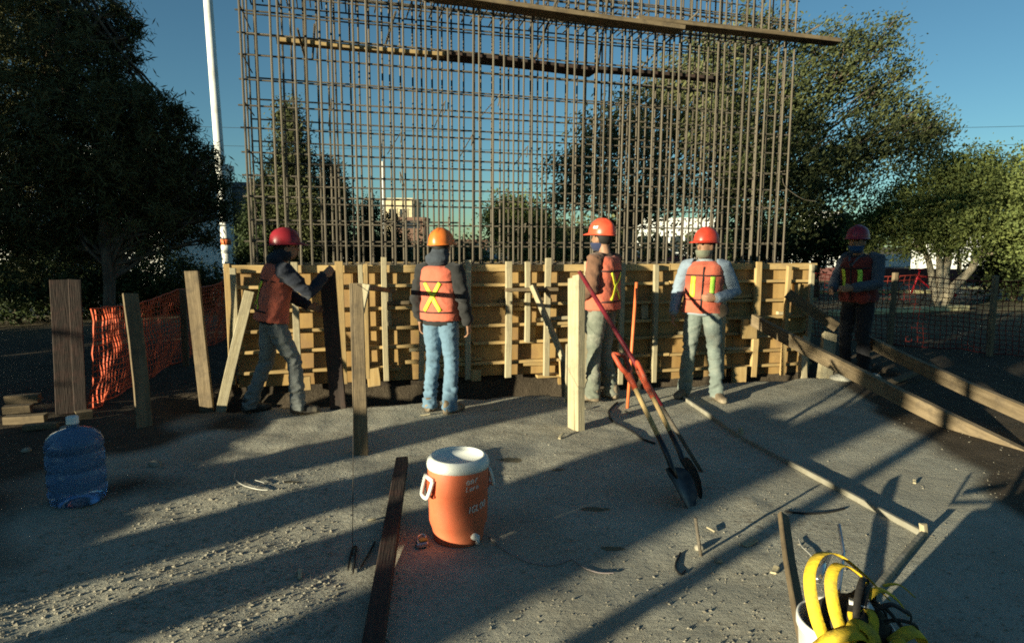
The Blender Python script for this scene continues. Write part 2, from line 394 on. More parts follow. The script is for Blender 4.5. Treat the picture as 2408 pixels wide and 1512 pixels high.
    l.new(ad.outputs[0], bp.inputs['Height']); l.new(bp.outputs[0], b.inputs['Normal'])
    return m
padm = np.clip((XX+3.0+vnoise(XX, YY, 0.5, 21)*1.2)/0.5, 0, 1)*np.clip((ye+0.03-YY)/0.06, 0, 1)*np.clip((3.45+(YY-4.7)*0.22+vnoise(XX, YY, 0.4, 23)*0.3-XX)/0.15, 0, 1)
farm = np.clip((YY-10)/3, 0, 1)
for nm, arr in (('padmask', padm), ('farmask', farm)):
    at = gme.attributes.new(nm, 'FLOAT', 'POINT'); at.data.foreach_set('value', arr.ravel().astype(np.float32))
props(put('ground', gme, ground_mat()), kind='structure')

def gpt(px, py):
    p = G(px, py); p.z = gz(p.x, p.y); return p
# loose gravel and clods: uncountable
def scatter(name, n, sampler, smin, smax, m, seed):
    r = random.Random(seed); base = [(0.9, 0, 0), (-0.8, 0.1, 0), (0, 0.9, 0.05), (0.1, -0.85, 0), (0, 0, 0.6), (0.05, 0.1, -0.5)]
    fc = [(0, 2, 4), (2, 1, 4), (1, 3, 4), (3, 0, 4), (2, 0, 5), (1, 2, 5), (3, 1, 5), (0, 3, 5)]
    V_ = []; F_ = []
    for _ in range(n):
        x, y = sampler(r); s_ = smin*(smax/smin)**(r.random()**2.5); an = r.random()*6.28; ca, sa = math.cos(an)*s_, math.sin(an)*s_
        z = gz(x, y); k = len(V_)
        for (bx, by, bz) in base:
            j = 1+r.uniform(-0.35, 0.35); e = r.uniform(0.6, 1.1)
            V_.append((x+(bx*ca-by*sa)*j, y+(bx*sa+by*ca)*j*e, z+bz*s_*j*0.8+s_*0.12))
        F_ += [tuple(i+k for i in q) for q in fc]
    me = bpy.data.meshes.new(name); me.from_pydata(V_, [], F_)
    return props(put(name, me, m), 'loose small stones and clods scattered over the trampled pad', 'gravel', kind='stuff')
stone_m = mat('pebble', (0.36, 0.325, 0.255), (0.20, 0.175, 0.13), 9, 0.95, coords='Object')
def samp_pad(r):
    while True:
        px, py = r.uniform(-100, 2500), 1512-(600*(r.random()**1.4))
        p = G(px, max(py, 930))
        if p.y < np.interp(p.x, ex, ey)-0.03: return p.x, p.y
def samp_left(r):
    while True:
        p = G(r.uniform(-50, 800), r.uniform(1080, 1500))
        if -2.6 < p.x < -0.5: return p.x, p.y
scatter('gravel', 6000, samp_pad, 0.002, 0.011, stone_m, 1)
o = scatter('clods', 5200, samp_left, 0.003, 0.017, stone_m, 2); o['label'] = 'crumbled earth clods on the rough left side of the pad'; o['category'] = 'clods'

# ------------------------------------------------------------------ formwork
form = thing('wall_formwork', 'long timber formwork of plywood panels and pale studs around the rebar cage', 'formwork', fw(0, 0, 0))
TL = FW(1915, 640)[0]
npan = 6
for i in range(npan):
    t0, t1 = TL*i/npan+0.003, TL*(i+1)/npan-0.003
    dz = rnd.uniform(-0.008, 0.008)
    for side, off in (('front', -0.009), ('back', -1.03)):
        hp_ = 1.46 if i >= 3 else 1.28
        me = MB().box((0, 0, 0.62-hp_/2), 0.018, t1-t0, hp_).mesh('ply_panel', False, 0.002)
        M = Matrix.Translation(fw((t0+t1)/2, off+rnd.uniform(-0.002, 0.002), 0.715+dz)) @ Matrix.Rotation(math.atan2(D2.y, D2.x)-math.pi/2, 4, 'Z')
        put('ply_panel', me, ply, form, world=M)
for off, nm in ((0.03, 'top_plate'), (-1.07, 'top_plate')):
    cuts = [0, TL*0.36, TL*0.7, TL]
    for i in range(3):
        timber(nm, fw(cuts[i]+0.004, off-0.0, 1.345+rnd.uniform(-0.006, 0.006)), fw(cuts[i+1]-0.004, off, 1.345+rnd.uniform(-0.006, 0.006)), 0.03, 0.085, wood_new, form)
rows = [1.147, 0.906, 0.674, 0.452, 0.222]
for z in rows:
    cuts = [0.0]+sorted([TL*(0.3+rnd.uniform(-0.1, 0.1)), TL*(0.62+rnd.uniform(-0.1, 0.1))])+[TL]
    for i in range(3):
        if z == rows[-1] and i == 1: cuts[i] += 0.5
        timber('waler', fw(cuts[i]+0.01, 0.043, z+rnd.uniform(-0.008, 0.008)), fw(cuts[i+1]-0.01, 0.043, z+rnd.uniform(-0.008, 0.008)), 0.08, 0.036, wood_new, form)
studs = [(552, 0.06, 1.36, .6), (697, 0.07, 1.42, .2), (801, 0.085, 1.43, .1), (852, 0.05, 1.39, .15), (863, 0.045, 1.40, .15), (907, 0.06, 1.475, .12), (990, 0.06, 1.39, .1), (1100, 0.065, 1.44, .08),
         (1196, 0.075, 1.42, .08), (1239, 0.06, 1.42, .5), (1286, 0.07, 1.46, .08), (1380, 0.07, 1.42, .08), (1462, 0.065, 1.40, .05), (1541, 0.06, 1.38, .05), (1622, 0.06, 1.40, .05), (1702, 0.06, 1.38, .05),
         (1778, 0.085, 1.41, .02), (1850, 0.06, 1.36, .02), (1903, 0.06, 1.38, .02)]
for px, w, zt, zb in studs:
    zb = -0.12 if px > 1340 else zb-0.04
    t = FW(px, 720, 0.11)[0]
    timber('stud', fw(t+rnd.uniform(-.01, .01), 0.112, zb), fw(t+rnd.uniform(-.012, .012), 0.112, zt), w, 0.05, rnd.choice([wood_new, wood_pale, wood_pale]), form, roll=math.atan2(D2.y, D2.x), warp=0.008)
timber('waler', fw(TL*.46, 0.043, 0.02), fw(TL-.02, 0.043, 0.015), 0.08, 0.036, wood_new, form)
for k in range(22):                                                # odd battens and blocks nailed between the studs
    t = rnd.uniform(.3, TL-.3); zz = rnd.choice(rows[1:])+rnd.choice((-0.045, 0.045)); L_ = rnd.uniform(.18, .6)
    timber('batten', fw(t-L_/2, 0.03, zz), fw(t+L_/2, 0.03, zz+rnd.uniform(-.02, .02)), 0.05, 0.042, rnd.choice([wood_new, wood_pale, wood_old]), form)
for k in range(9):
    t = rnd.uniform(.3, TL-.3); zz = rnd.choice(rows[1:-1])
    timber('batten', fw(t, 0.027, zz+.025), fw(t+rnd.uniform(-.01, .01), 0.027, zz+.205), rnd.uniform(.05, .12), 0.045, rnd.choice([wood_new, wood_pale]), form, roll=math.atan2(D2.y, D2.x))
# left end frame posts, and a cross batten with its short cleats
timber('end_post', fw(-0.05, 0.0, 0.1), fw(-0.05, 0.0, 1.40), 0.06, 0.09, wood_new, form, roll=math.atan2(D2.y, D2.x))
ta, za = FW(1190, 682, 0.165); tb, zb_ = FW(1310, 680, 0.165)
timber('cross_batten', fw(ta, 0.162, za), fw(tb, 0.162, zb_), 0.085, 0.04, wood_old, form)
for px, w in ((1330, 0.16), (1118, 0.12), (880, 0.14), (715, 0.15)):
    t = FW(px, 900, 0.1)[0]
    timber('kicker_block', fw(t, 0.11, 0.02), fw(t+rnd.uniform(-.02, .02), 0.11, 0.12+rnd.uniform(0, .12)), w, 0.05, wood_new, form, roll=math.atan2(D2.y, D2.x))
for px, y0, y1, w in ((1738, 862, 905, 0.2), (1762, 750, 795, 0.22)):
    t, z1 = FW(px, y0, 0.16); t2, z0 = FW(px, y1, 0.16)
    timber('cleat', fw(t, 0.165, z0), fw(t, 0.165, z1), w, 0.05, wood_new, form, roll=math.atan2(D2.y, D2.x))
# the dark footing strip the formwork stands on
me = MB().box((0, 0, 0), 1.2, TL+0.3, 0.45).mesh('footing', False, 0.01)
footing_m = mat('dark_footing', (0.06, 0.045, 0.03), (0.035, 0.027, 0.02), 5, 0.95, 0.5, 30)  # very dark brown over the whole strip
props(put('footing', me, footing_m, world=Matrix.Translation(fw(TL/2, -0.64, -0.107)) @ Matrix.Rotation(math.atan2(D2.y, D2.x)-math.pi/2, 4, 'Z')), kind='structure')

# ------------------------------------------------------------------ rebar cage
cage = thing('rebar_cage', 'tall cage of rusty reinforcing bars rising out of the formwork', 'rebar cage', fw(3.5, -0.5, 0.1))
t_l, t_r = FW(594, 600, -0.12)[0], FW(1842, 600, -0.12)[0]
OF, OB = -0.13, -0.93
ZT = 6.3
nb = 54
for lay, off in enumerate((OF, OB)):
    for i in range(nb):
        t = t_l+(t_r-t_l)*i/(nb-1)+rnd.uniform(-0.022, 0.022)+(0.05 if lay else 0)
        lean = rnd.uniform(-0.03, 0.03)
        rod('rebar', fw(t, off, 0.12), fw(t+lean, off+rnd.uniform(-.015, .015), ZT), 0.0125, rust, cage)
zr = [0.9+0.243*i for i in range(22)]
for k, z in enumerate(zr):
    for lay, off in enumerate((OF-0.022, OB+0.022)):
        zz = z+(0.0 if lay == 0 else -0.03)
        if k == 4 and lay == 0:                                    # a bar that stops short, as in the photo
            rod('rebar', fw(t_l-0.03, off, zz), fw(t_l+2.3, off, zz), 0.0098, rust, cage); continue
        dzl = rnd.uniform(-.025, .025); rod('rebar', fw(t_l-0.05-rnd.random()*0.05, off, zz+dzl), fw(t_r+0.05, off, zz+rnd.uniform(-.025, .025)), 0.0098, rust, cage)
for te in (t_l-0.02, t_r+0.03):
    for off in (-0.38, -0.66): rod('rebar', fw(te, off, 0.12), fw(te, off, ZT), 0.011, rust, cage)
    for z in zr[1::2]: rod('rebar', fw(te, OF, z+0.03), fw(te, OB, z+0.03), 0.007, rust, cage)
for i in range(0, nb, 1):                                           # cross ties of the dense band under the plank
    t = t_l+(t_r-t_l)*i/(nb-1)+0.02
    rod('cross_tie', fw(t, OF+0.02, 4.42+rnd.uniform(-.02, .02)), fw(t+rnd.uniform(-.03, .03), OB-0.03, 4.40+rnd.uniform(-.02, .02)), 0.009, rust, cage)
for z in (4.36, 4.47, 4.53):
    for off in (OF-0.03, OB+0.03, -0.5): rod('rebar', fw(t_l, off, z), fw(t_r, off, z+rnd.uniform(-.02, .02)), 0.010, rust, cage)
def hook(p, q):
    p = Vector(p); q = Vector(q); d = (q-p).normalized()
    pts = [p+Vector((0, 0, -0.09))+d*0.04, p+Vector((0, 0, -0.05)), p, p+d*0.03+Vector((0, 0, 0.015)), q]
    return catmull(pts, 4)
for px, py in ((1100, 245), (1287, 315), (1513, 323), (1690, 350), (1297, 500), (1438, 515), (1684, 530), (945, 320), (700, 350), (820, 240), (1600, 230), (990, 410)):
    X0 = px*0.7326 if px > 1200 else px*0.95
    t, z = FW(X0, py if py < 600 else 400, OF)
    tube_obj('hooked_tie', hook(fw(t, OF+0.03, z), fw(t+rnd.uniform(-.12, .2), OB, z-0.12)), 0.006, rust, cage, 5)
for (x0, y0, x1, y1) in ((1430, -10, 1405, 165), (1310, -5, 1250, 160), (1640, 30, 1475, 190), (1925, 62, 1835, 112), (740, 60, 735, 140), (700, 70, 720, 150), (930, 30, 905, 110)):
    ta, za = FW(x0, y0, 0.0); tb, zb_ = FW(x1, y1, -0.75)
    rod('brace_bar', fw(ta, 0.02, za), fw(tb, -0.75, zb_), 0.013, rust, cage)
tc_, zc_ = FW(1840, 420, OF)
tube_obj('tie_wire', catmull([fw(tc_, OF, zc_), fw(tc_+0.02, OF+0.05, zc_-0.12), fw(tc_+0.25, OF+0.1, zc_-0.27), fw(tc_+0.5, OF+0.1, zc_-0.3)], 5), 0.004, rust, cage, 5)
# walkway planks resting on / tied into the cage
def plank(label, x0, y0, x1, y1, off, w, d, m, z=None, roll=0.0):
    ta, za = FW(x0, y0, off); tb, zb = FW(x1, y1, off)
    if z: za = zb = z
    props(timber('scaffold_plank', fw(ta, off, za), fw(tb, off, zb), w, d, m, roll=roll, warp=0.012), label, 'plank', 'planks up on the rebar cage')
plank('upper pale walkway plank tied across the outside of the rebar cage', 1495, 48, 1966, 100, 0.02, 0.19, 0.05, wood_old, roll=0.0)
plank('upper walkway plank at the top edge lapping over its pale neighbour', 1000, -12, 1600, 72, 0.03, 0.24, 0.05, wood_old)
plank('pale narrow plank inside the cage at its upper left', 650, 96, 1045, 131, -0.35, 0.12, 0.045, wood_new)
plank('broad dark plank inside the middle of the cage', 1020, 130, 1395, 172, -0.45, 0.30, 0.04, wood_dark)
plank('long dark plank inside the cage reaching towards the big tree', 1330, 158, 1690, 188, -0.62, 0.17, 0.045, wood_dark)

# ------------------------------------------------------------------ stakes, braces and boards
def stake(name, label, cat, p0, p1, w, d, m, roll=0.0, taper=0.0, group=None, warp=0.01):
    return props(timber(name, p0, p1, w, d, m, roll=roll, warp=warp, taper=taper), label, cat, group)
g = gpt(490, 935); g.z -= 0.05
stake('wooden_stake', 'pointed pale board stake leaning left of the first worker', 'stake', g, V(451, 638, 6.35), 0.135, 0.04, wood_old, taper=0.25, roll=0.1)
g = gpt(340, 1003); g.z -= 0.02
stake('wooden_stake', 'dark board stake with a pale lower end before the orange net', 'stake', g, V(306, 690, 5.75), 0.125, 0.035, wood_old, roll=0.15)
g = gpt(797, 962); g.z -= 0.05
stake('wooden_board', 'tall dark board held upright by the worker at the left', 'board', g, V(770, 637, 6.25), 0.15, 0.045, wood_dark, roll=0.1)  # near-black tone holds the shade on a brown board
post2 = thing('wooden_post', 'weathered leaning post with a nailed arm and a hanging string', 'post', gpt(850, 1066))
timber('post', gpt(850, 1066)-Vector((0, 0, .06)), V(838, 668, 4.95), 0.105, 0.09, wood_old, post2, roll=0.2)
timber('arm', V(834, 672, 4.93), V(922, 684, 6.3), 0.075, 0.04, wood_old, post2)
timber('cleat', V(846, 735, 4.90), V(861, 668, 4.93), 0.07, 0.03, wood_pale, post2)
p = V(829, 668, 4.88); q = gpt(829, 1312)
props(tube_obj('string', catmull([p, (p+q)/2+Vector((0.005, 0, 0)), q], 4), 0.0022, mat('dark_string', (0.06, 0.05, 0.04), rough=0.9), n=4), 'thin plumb string hanging from the weathered leaning post', 'string')
cpost = thing('wooden_post', 'thick pale timber post standing in the middle of the pad', 'post', gpt(1358, 1008))
timber('post', gpt(1360, 1010)-Vector((0, 0, .06)), V(1361, 648, 5.55), 0.075, 0.10, wood_pale, cpost, roll=0.5)
timber('side_board', gpt(1347, 1008)-Vector((0, 0, .06)), V(1347, 655, 5.62), 0.045, 0.10, wood_pale, cpost, roll=0.5)
timber('prop_board', gpt(1340, 940)-Vector((0, 0, .1)), V(1345, 810, 6.0), 0.12, 0.03, wood_pale, cpost, roll=0.3)
gb = gpt(503, 937); tb, zb_ = FW(588, 685, 0.15)
stake('timber_brace', 'diagonal grey brace with dark bands by the left end of the formwork', 'brace', gb, fw(tb, 0.19, zb_), 0.10, 0.04, wood_pale, roll=0.3)
tb, zb_ = FW(1250, 672, 0.21)
stake('timber_brace', 'diagonal grey brace against the middle of the formwork', 'brace', V(1335, 868, 7.0), fw(tb, 0.24, zb_), 0.10, 0.05, wood_pale, roll=0.3)
stake('wooden_stake', 'short pale block stake at the foot of the middle brace', 'stake', gpt(1338, 925)-Vector((0, 0, .35)), V(1330, 850, 7.0), 0.12, 0.06, wood_old)
for k, (x0, x1) in enumerate(((137, 150), (176, 183))):
    stake('wooden_board', ['wide dark upright board beside the left net end', 'narrow dark upright board touching the left net end'][k], 'board', gpt(x0+20-6*k, 975), V(x1-8, 658, 5.9+0.05*k), (0.17, 0.10)[k], 0.03, wood_dark, roll=0.5)  # dark wood stands in for the shade on these boards
bl = [((52, 938), 0.26, 0.09, 0.08), ((40, 962), 0.2, 0.1, 0.07), ((58, 985), 0.3, 0.1, 0.07), ((95, 1003), 0.24, 0.08, 0.05), ((195, 975), 0.1, 0.1, 0.07)]
bn = ['topmost offcut of the timber pile at the far left', 'middle offcut of the timber pile at the far left', 'long lower offcut of the timber pile at the far left', 'loose flat offcut lying right of the timber pile', 'small pale block under the left net end']
for (q, L_, w_, h_), lb in zip(bl, bn):
    p = gpt(*q); p = G(q[0], q[1], gz(p.x, p.y)+h_*0.5)
    props(timber('timber_offcut', p-Vector((L_/2, 0.03, 0)), p+Vector((L_/2, 0.05, 0)), w_, h_, wood_old), lb, 'offcut', 'offcuts by the net')
# dark board in the foreground
p0 = gpt(876, 1545); p1 = gpt(946, 1112)
stake('wooden_board', 'dark stained board lying on the pad left of the orange cooler', 'board', p0+Vector((0, 0, 0.03)), p1+Vector((0, 0, 0.10)), 0.085, 0.06, wood_dark, warp=0.006)
# long timbers running down to the right
tb, zb_ = FW(1770, 752, 0.2)
stake('timber_rail', 'long weathered timber running from the formwork to the right foreground', 'timber', fw(tb, 0.2, zb_), V(2460, 1103, 4.72), 0.07, 0.15, wood_old, warp=0.03, group='long timbers at the right')
tb, zb_ = FW(1852, 690, 0.2)
stake('timber_rail', 'upper timber falling from the formwork corner with a sawn bright end', 'timber', fw(tb, 0.2, zb_), V(1968, 770, 8.0), 0.06, 0.13, wood_old, group='long timbers at the right')
stake('timber_rail', 'long dark timber lying right of the worker in the shade', 'timber', V(2036, 800, 7.7), V(2480, 1003, 5.0), 0.06, 0.14, wood_old, warp=0.03, group='long timbers at the right')
stake('wooden_board', 'crossing board propped over the dark timber at the right', 'board', V(2080, 905, 7.2), V(2190, 858, 7.6), 0.10, 0.03, wood_old)
for k, (x, yb, yt, w) in enumerate(((1938, 890, 787, 0.16), (1888, 890, 795, 0.075))):
    g = gpt(x, yb); g.z -= 0.05
    stake('wooden_post', ['broad sunlit block post beneath the long timber', 'narrow sunlit post beneath the long timber'][k], 'post', g, V(x+(12 if k == 0 else 4), yt, 7.9+0.1*k), w, 0.09, wood_pale, roll=0.5)
lump = MB().ell((0, 0, 0), (0.17, 0.11, 0.05)).mesh('mortar_lump')
for v in lump.vertices: v.co *= 1+0.3*noise.noise(v.co*18)
props(put('mortar_lump', lump, mortar_lump, world=Matrix.Translation(gpt(1985, 893)+Vector((0, 0, .02)))), 'pale mortar lump at the foot of the block post', 'lump')
for k, (q, s_) in enumerate((((1552, 905), 0.16), ((2040, 890), 0.15))):
    me = MB().ell((0, 0, 0), (s_, s_*.7, 0.05)).mesh('mortar_lump')
    for v in me.vertices: v.co *= 1+0.4*noise.noise(v.co*18+Vector((k*7, 0, 0)))
    props(put('mortar_lump', me, mortar_lump, world=Matrix.Translation(gpt(*q)+Vector((0, 0, .015)))), ['pale mortar lump on the pad edge left of the masked worker', 'pale mortar lump under the long timber'][k], 'lump')
# form boards let into the pad
fbp = [gpt(1600, 934), gpt(1742, 1031), gpt(2170, 1262), gpt(2060, 1400), gpt(2012, 1455)]
board_grey = mat('grey_form_board', (0.30, 0.28, 0.225), (0.20, 0.18, 0.13), 5, 0.9, 0.2, 30, rand=0.1)  # one dull grey for all form boards
fbl = ['short form board in the pad by the masked worker', 'long form board dividing the smooth pad at the right', 'form board turning back towards the camera by the bucket']
for k, (i, j) in enumerate(((0, 1), (1, 2), (2, 4))):
    d = (fbp[j]-fbp[i]).normalized()*0.02
    props(timber('form_board', fbp[i]+d+Vector((0, 0, .006)), fbp[j]-d+Vector((0, 0, .006)), 0.028, 0.055, board_grey), fbl[k], 'form board', 'form boards in the pad')
for k, q in enumerate(((1742, 1026), (2170, 1262))):
    g = gpt(*q); stake('wooden_stake', ['small peg where two form boards meet in the pad', 'small peg at the corner of the form boards'][k], 'peg', g-Vector((0, 0, .05)), g+Vector((0, 0.01, .07)), 0.035, 0.03, wood_pale, roll=.4)

# ------------------------------------------------------------------ steel rod, digging bar, shovels
g = gpt(1475, 956)
props(tube_obj('steel_rod', [g-Vector((0, 0, .05)), V(1497, 664, 6.3)], 0.016, orange_paint), 'thin orange painted rod standing between two workers', 'rod')
top = V(1366, 645, 5.49); foot = gpt(1655, 1112)
bar = thing('digging_bar', 'long dark red bar leaning on the thick pale post', 'bar', foot)
foot = foot-Vector((0, 0, .02))
dv = (foot-top)
tube_obj('painted_shank', [top-dv*0.015, top+dv*0.70], 0.019, red_paint, bar)
tube_obj('bare_tip', [top+dv*0.695, top+dv*1.01], [0.016, 0.013], rust, bar)
pg = gpt(1652, 1307)
props(tube_obj('steel_peg', [pg-Vector((0, 0, .05)), pg+Vector((-.04, .02, .20))], 0.009, rust), 'thin steel peg driven into the pad in front of the shovels', 'peg')
def shovel(label, tip, grip, yaw):
    T = Vector(tip); Gp = Vector(grip); ax = (Gp-T).normalized(); Lh = (Gp-T).length
    side = ax.cross(Vector((0, 0, 1))).normalized(); side = (side*math.cos(yaw)+ax.cross(side)*math.sin(yaw)).normalized(); nrm = side.cross(ax)
    s = thing('shovel', label, 'shovel', T, group='shovels leaning on the red bar')
    # blade: dished sheet with a pointed tip and rolled shoulders
    prof = [(0.0, 0.006), (0.04, 0.055), (0.10, 0.088), (0.18, 0.105), (0.25, 0.108), (0.285, 0.085), (0.30, 0.03)]
    vs = []; fs = []; m_ = 7
    for th in (0.0, 0.004):
        for (l_, hw) in prof:
            for k in range(m_):
                x = -1+2*k/(m_-1); dish = 0.028*(x*x)*(hw/0.1)+0.02*math.sin(l_/0.3*math.pi)
                vs.append(T+ax*l_+side*(x*hw)+nrm*(dish+th))
    R_ = len(prof)
    for t in range(2):
        for r_ in range(R_-1):
            for k in range(m_-1):
                q = [t*R_*m_+r_*m_+k, t*R_*m_+r_*m_+k+1, t*R_*m_+(r_+1)*m_+k+1, t*R_*m_+(r_+1)*m_+k]
                fs.append(q if t else q[::-1])
    put('blade', MB().add(vs, fs).mesh('blade'), steel_dark, s)
    p = lambda t, o=0.0: T+ax*t+nrm*(0.018+o)
    tube_obj('socket', [p(0.22), p(0.30), p(0.36, .01), p(0.52, .01)], [0.010, 0.019, 0.021, 0.019], steel_dark, s)
    tube_obj('shaft', [p(0.50, .01), p(Lh-0.27, .01)], 0.0175, wood_new, s)
    gr = Lh
    yk = MB().tube([p(gr-0.29, .01), p(gr-0.17, .01)], [0.020, 0.029], 8)
    for sg in (-1, 1): yk.tube([p(gr-0.18, .01), p(gr-0.12, .01)+side*sg*0.045, p(gr-0.02, .01)+side*sg*0.058, p(gr, .01)+side*sg*0.056], [0.021, 0.019, 0.017, 0.016], 8)
    put('yoke', yk.mesh('yoke'), red_grip, s)
    tube_obj('hand_grip', [p(gr-0.006, .01)-side*0.062, p(gr-0.006, .01)+side*0.062], 0.017, red_grip, s)
g1 = gpt(1625, 1195); g2 = gpt(1648, 1172)
shovel('shovel with red grip leaning on the bar, nearer and lower of two', g1-Vector((0, 0, .03)), V(1449, 838, 4.42), 0.25)
shovel('shovel with red grip leaning on the bar, right of its twin', g2-Vector((0, 0, .03)), V(1490, 862, 4.6), 1.1)

# ------------------------------------------------------------------ water jug
jm = bpy.data.materials.new('blue_jug_plastic'); jm.use_nodes = True
jb = jm.node_tree.nodes['Principled BSDF']; jb.inputs['Base Color'].default_value = (0.22, 0.42, 0.75, 1); jb.inputs['Roughness'].default_value = 0.12
jb.inputs['Transmission Weight'].default_value = 0.75; jb.inputs['IOR'].default_value = 1.25; jb.inputs['Specular IOR Level'].default_value = 0.6
jn = jm.node_tree.nodes.new('ShaderNodeTexNoise'); jn.inputs['Scale'].default_value = 7; jbp = jm.node_tree.nodes.new('ShaderNodeBump'); jbp.inputs['Strength'].default_value = 0.15
jm.node_tree.links.new(jn.outputs[0], jbp.inputs['Height']); jm.node_tree.links.new(jbp.outputs[0], jb.inputs['Normal'])
jp = gpt(186, 1180)
jug = thing('water_jug', 'blue translucent water jug standing on the dark soil', 'water jug', jp)
R = 0.158
prof = [(0.02, 0.012), (R*.82, 0.0), (R*.93, 0.012), (R, 0.05), (R, 0.085), (R*.955, 0.10), (R*.955, 0.112), (R, 0.127), (R, 0.20), (R*.955, 0.214), (R*.955, 0.228), (R, 0.242), (R, 0.315), (R*.955, 0.328), (R*.955, 0.34), (R, 0.354), (R*.99, 0.385), (R*.90, 0.42), (R*.72, 0.447), (R*.48, 0.463), (0.036, 0.475), (0.030, 0.485), (0.030, 0.515)]
put('bottle', MB().lathe(prof, 40, jp).mesh('bottle'), jm, jug)
put('cap', MB().lathe([(0.001, 0.545), (0.030, 0.545), (0.034, 0.54), (0.034, 0.505), (0.036, 0.50), (0.030, 0.498)], 20, jp).mesh('cap'), white_paint, jug)

# ------------------------------------------------------------------ drinks cooler
cp = gpt(1078, 1262)
cooler = thing('drinks_cooler', 'round orange drinks cooler with a white lid on the pad', 'cooler', cp)
cool_m = mat('orange_plastic', (0.66, 0.165, 0.075), (0.56, 0.125, 0.055), 5, 0.55, 0.05, dirt=(0.5, 0.16, 0.08), dirt_scale=4)
cool_w = mat('cooler_white', (0.74, 0.75, 0.70), (0.64, 0.65, 0.60), 4, 0.5, dirt=(0.5, 0.5, 0.45), dirt_scale=4)
def ribs(a, z, i):
    if 0.115 < z < 0.29:
        return 1.0-0.012*(i % 2)
    return 1.0
prof = [(0.001, 0.0), (0.128, 0.0), (0.138, 0.008), (0.14, 0.03), (0.143, 0.06), (0.150, 0.085), (0.156, 0.10), (0.159, 0.114), (0.161, 0.118), (0.163, 0.2), (0.164, 0.286), (0.166, 0.292), (0.167, 0.36), (0.166, 0.42), (0.160, 0.432)]
put('body', MB().lathe(prof, 160, cp, ribs).mesh('body'), cool_m, cooler)
prof = [(0.163, 0.418), (0.171, 0.42), (0.172, 0.44), (0.166, 0.462), (0.152, 0.475), (0.140, 0.478), (0.136, 0.474), (0.132, 0.462), (0.0005, 0.458)]
put('lid', MB().lathe(prof, 64, cp).mesh('lid'), cool_w, cooler)
cdir = (Vector((0, 0, 0))-cp); cdir.z = 0; cdir.normalize(); cang = math.atan2(cdir.y, cdir.x)
for sg, an in ((-1, cang-1.12), (1, cang+1.35+0.67)):
    rv = Vector((math.cos(an), math.sin(an), 0)); tv = Vector((-rv.y, rv.x, 0))
    hb = MB()
    c0 = cp+rv*0.172+Vector((0, 0, 0.33))
    pts = [c0-tv*0.05+Vector((0, 0, .045)), c0-tv*0.045+rv*0.02+Vector((0, 0, -.02)), c0-tv*0.03+rv*.03+Vector((0, 0, -.05)), c0+tv*0.03+rv*.03+Vector((0, 0, -.05)), c0+tv*0.045+rv*0.02+Vector((0, 0, -.02)), c0+tv*0.05+Vector((0, 0, .045))]
    hb.tube(catmull(pts, 4), 0.011, 8); hb.tube([pts[0], pts[-1]], 0.012, 8)
    put('handle', hb.mesh('handle'), cool_w, cooler)
    put('handle_recess', MB().box(c0-rv*0.0075+Vector((0, 0, .0)), 0.012, 0.10, 0.11, Matrix.Rotation(an, 3, 'Z')).mesh('handle_recess', False, 0.004), mat('recess_shade', (0.42, 0.08, 0.03), rough=.6), cooler)
an = cang+0.62; rv = Vector((math.cos(an), math.sin(an), 0))
sp = MB().tube([cp+rv*0.13+Vector((0, 0, .06)), cp+rv*0.175+Vector((0, 0, .06))], [0.022, 0.017], 12).tube([cp+rv*0.172+Vector((0, 0, .075)), cp+rv*0.18+Vector((0, 0, .03))], [0.013, 0.010], 10)
put('spigot', sp.mesh('spigot'), cool_w, cooler)
# worn white print: laid on the curved wall as thin raised strokes
print_m = mat('worn_white_print', (0.72, 0.66, 0.60), (0.62, 0.5, 0.42), 40, 0.6)
def print_strokes(strokes, z0, a0, sz, r0):
    mb = MB()
    for st in strokes:
        pts = []
        for (x, y) in st:
            an_ = cang+a0+x*sz/0.165; pts.append(cp+Vector((math.cos(an_)*r0, math.sin(an_)*r0, z0+y*sz)))
        rv_ = (pts[0]-cp); rv_.z = 0; rv_.normalize()
        if len(pts) < 2: continue
        wv = []
        for i in range(len(pts)):
            t = (pts[min(i+1, len(pts)-1)]-pts[max(i-1, 0)]).normalized(); wv.append(rv_.cross(t)*sz*0.085)
        q = ribbon_mesh(pts, wv, 0.0012); mb.add(q.v, q.f)
    return mb
GL = {'I': [[(0.1, 0), (0.1, 1)]], 'G': [[(0.6, .8), (.4, 1), (.1, .8), (.05, .4), (.2, 0), (.5, .05), (.6, .4), (.35, .4)]], 'L': [[(0.1, 1), (0.1, 0), (.5, 0)]], 'O': [[(.3, 1), (.05, .7), (.05, .3), (.3, 0), (.55, .3), (.55, .7), (.3, 1)]],
      'D': [[(.1, 0), (.1, 1), (.4, .9), (.55, .5), (.4, .1), (.1, 0)]], 'a': [[(.5, .5), (.3, .65), (.1, .4), (.2, .05), (.45, .1), (.5, .6), (.52, 0)]], 'r': [[(.1, 0), (.1, .6)], [(.1, .4), (.3, .62), (.45, .55)]], 'n': [[(.1, 0), (.1, .6)], [(.1, .4), (.3, .62), (.45, .4), (.45, 0)]]}
def word(w, slant=0.15):
    out = []; x = 0
    for ch in w:
        for st in GL[ch]: out.append([(x+px_+py_*slant, py_) for px_, py_ in st])
        x += 0.42 if ch == 'I' else 0.72
    return out
for w_, z0, a0, sz in (('IGLOO', 0.205, 0.34, 0.036), ('anr', 0.362, 0.24, 0.036), ('Larn', 0.325, 0.24, 0.028)):
    for k, ch in enumerate(w_):
        adv = sum(0.42 if c == 'I' else 0.72 for c in w_[:k])
        st_ = [[(x+adv+y*.15, y+(x+adv)*.12) for x, y in g_] for g_ in GL[ch]]
        lm_ = MB()
        for one in st_:
            q = print_strokes([one], z0, a0, sz, 0.1668); lm_.add(q.v, q.f)
        put('letter', lm_.mesh('letter', False), print_m, cooler)
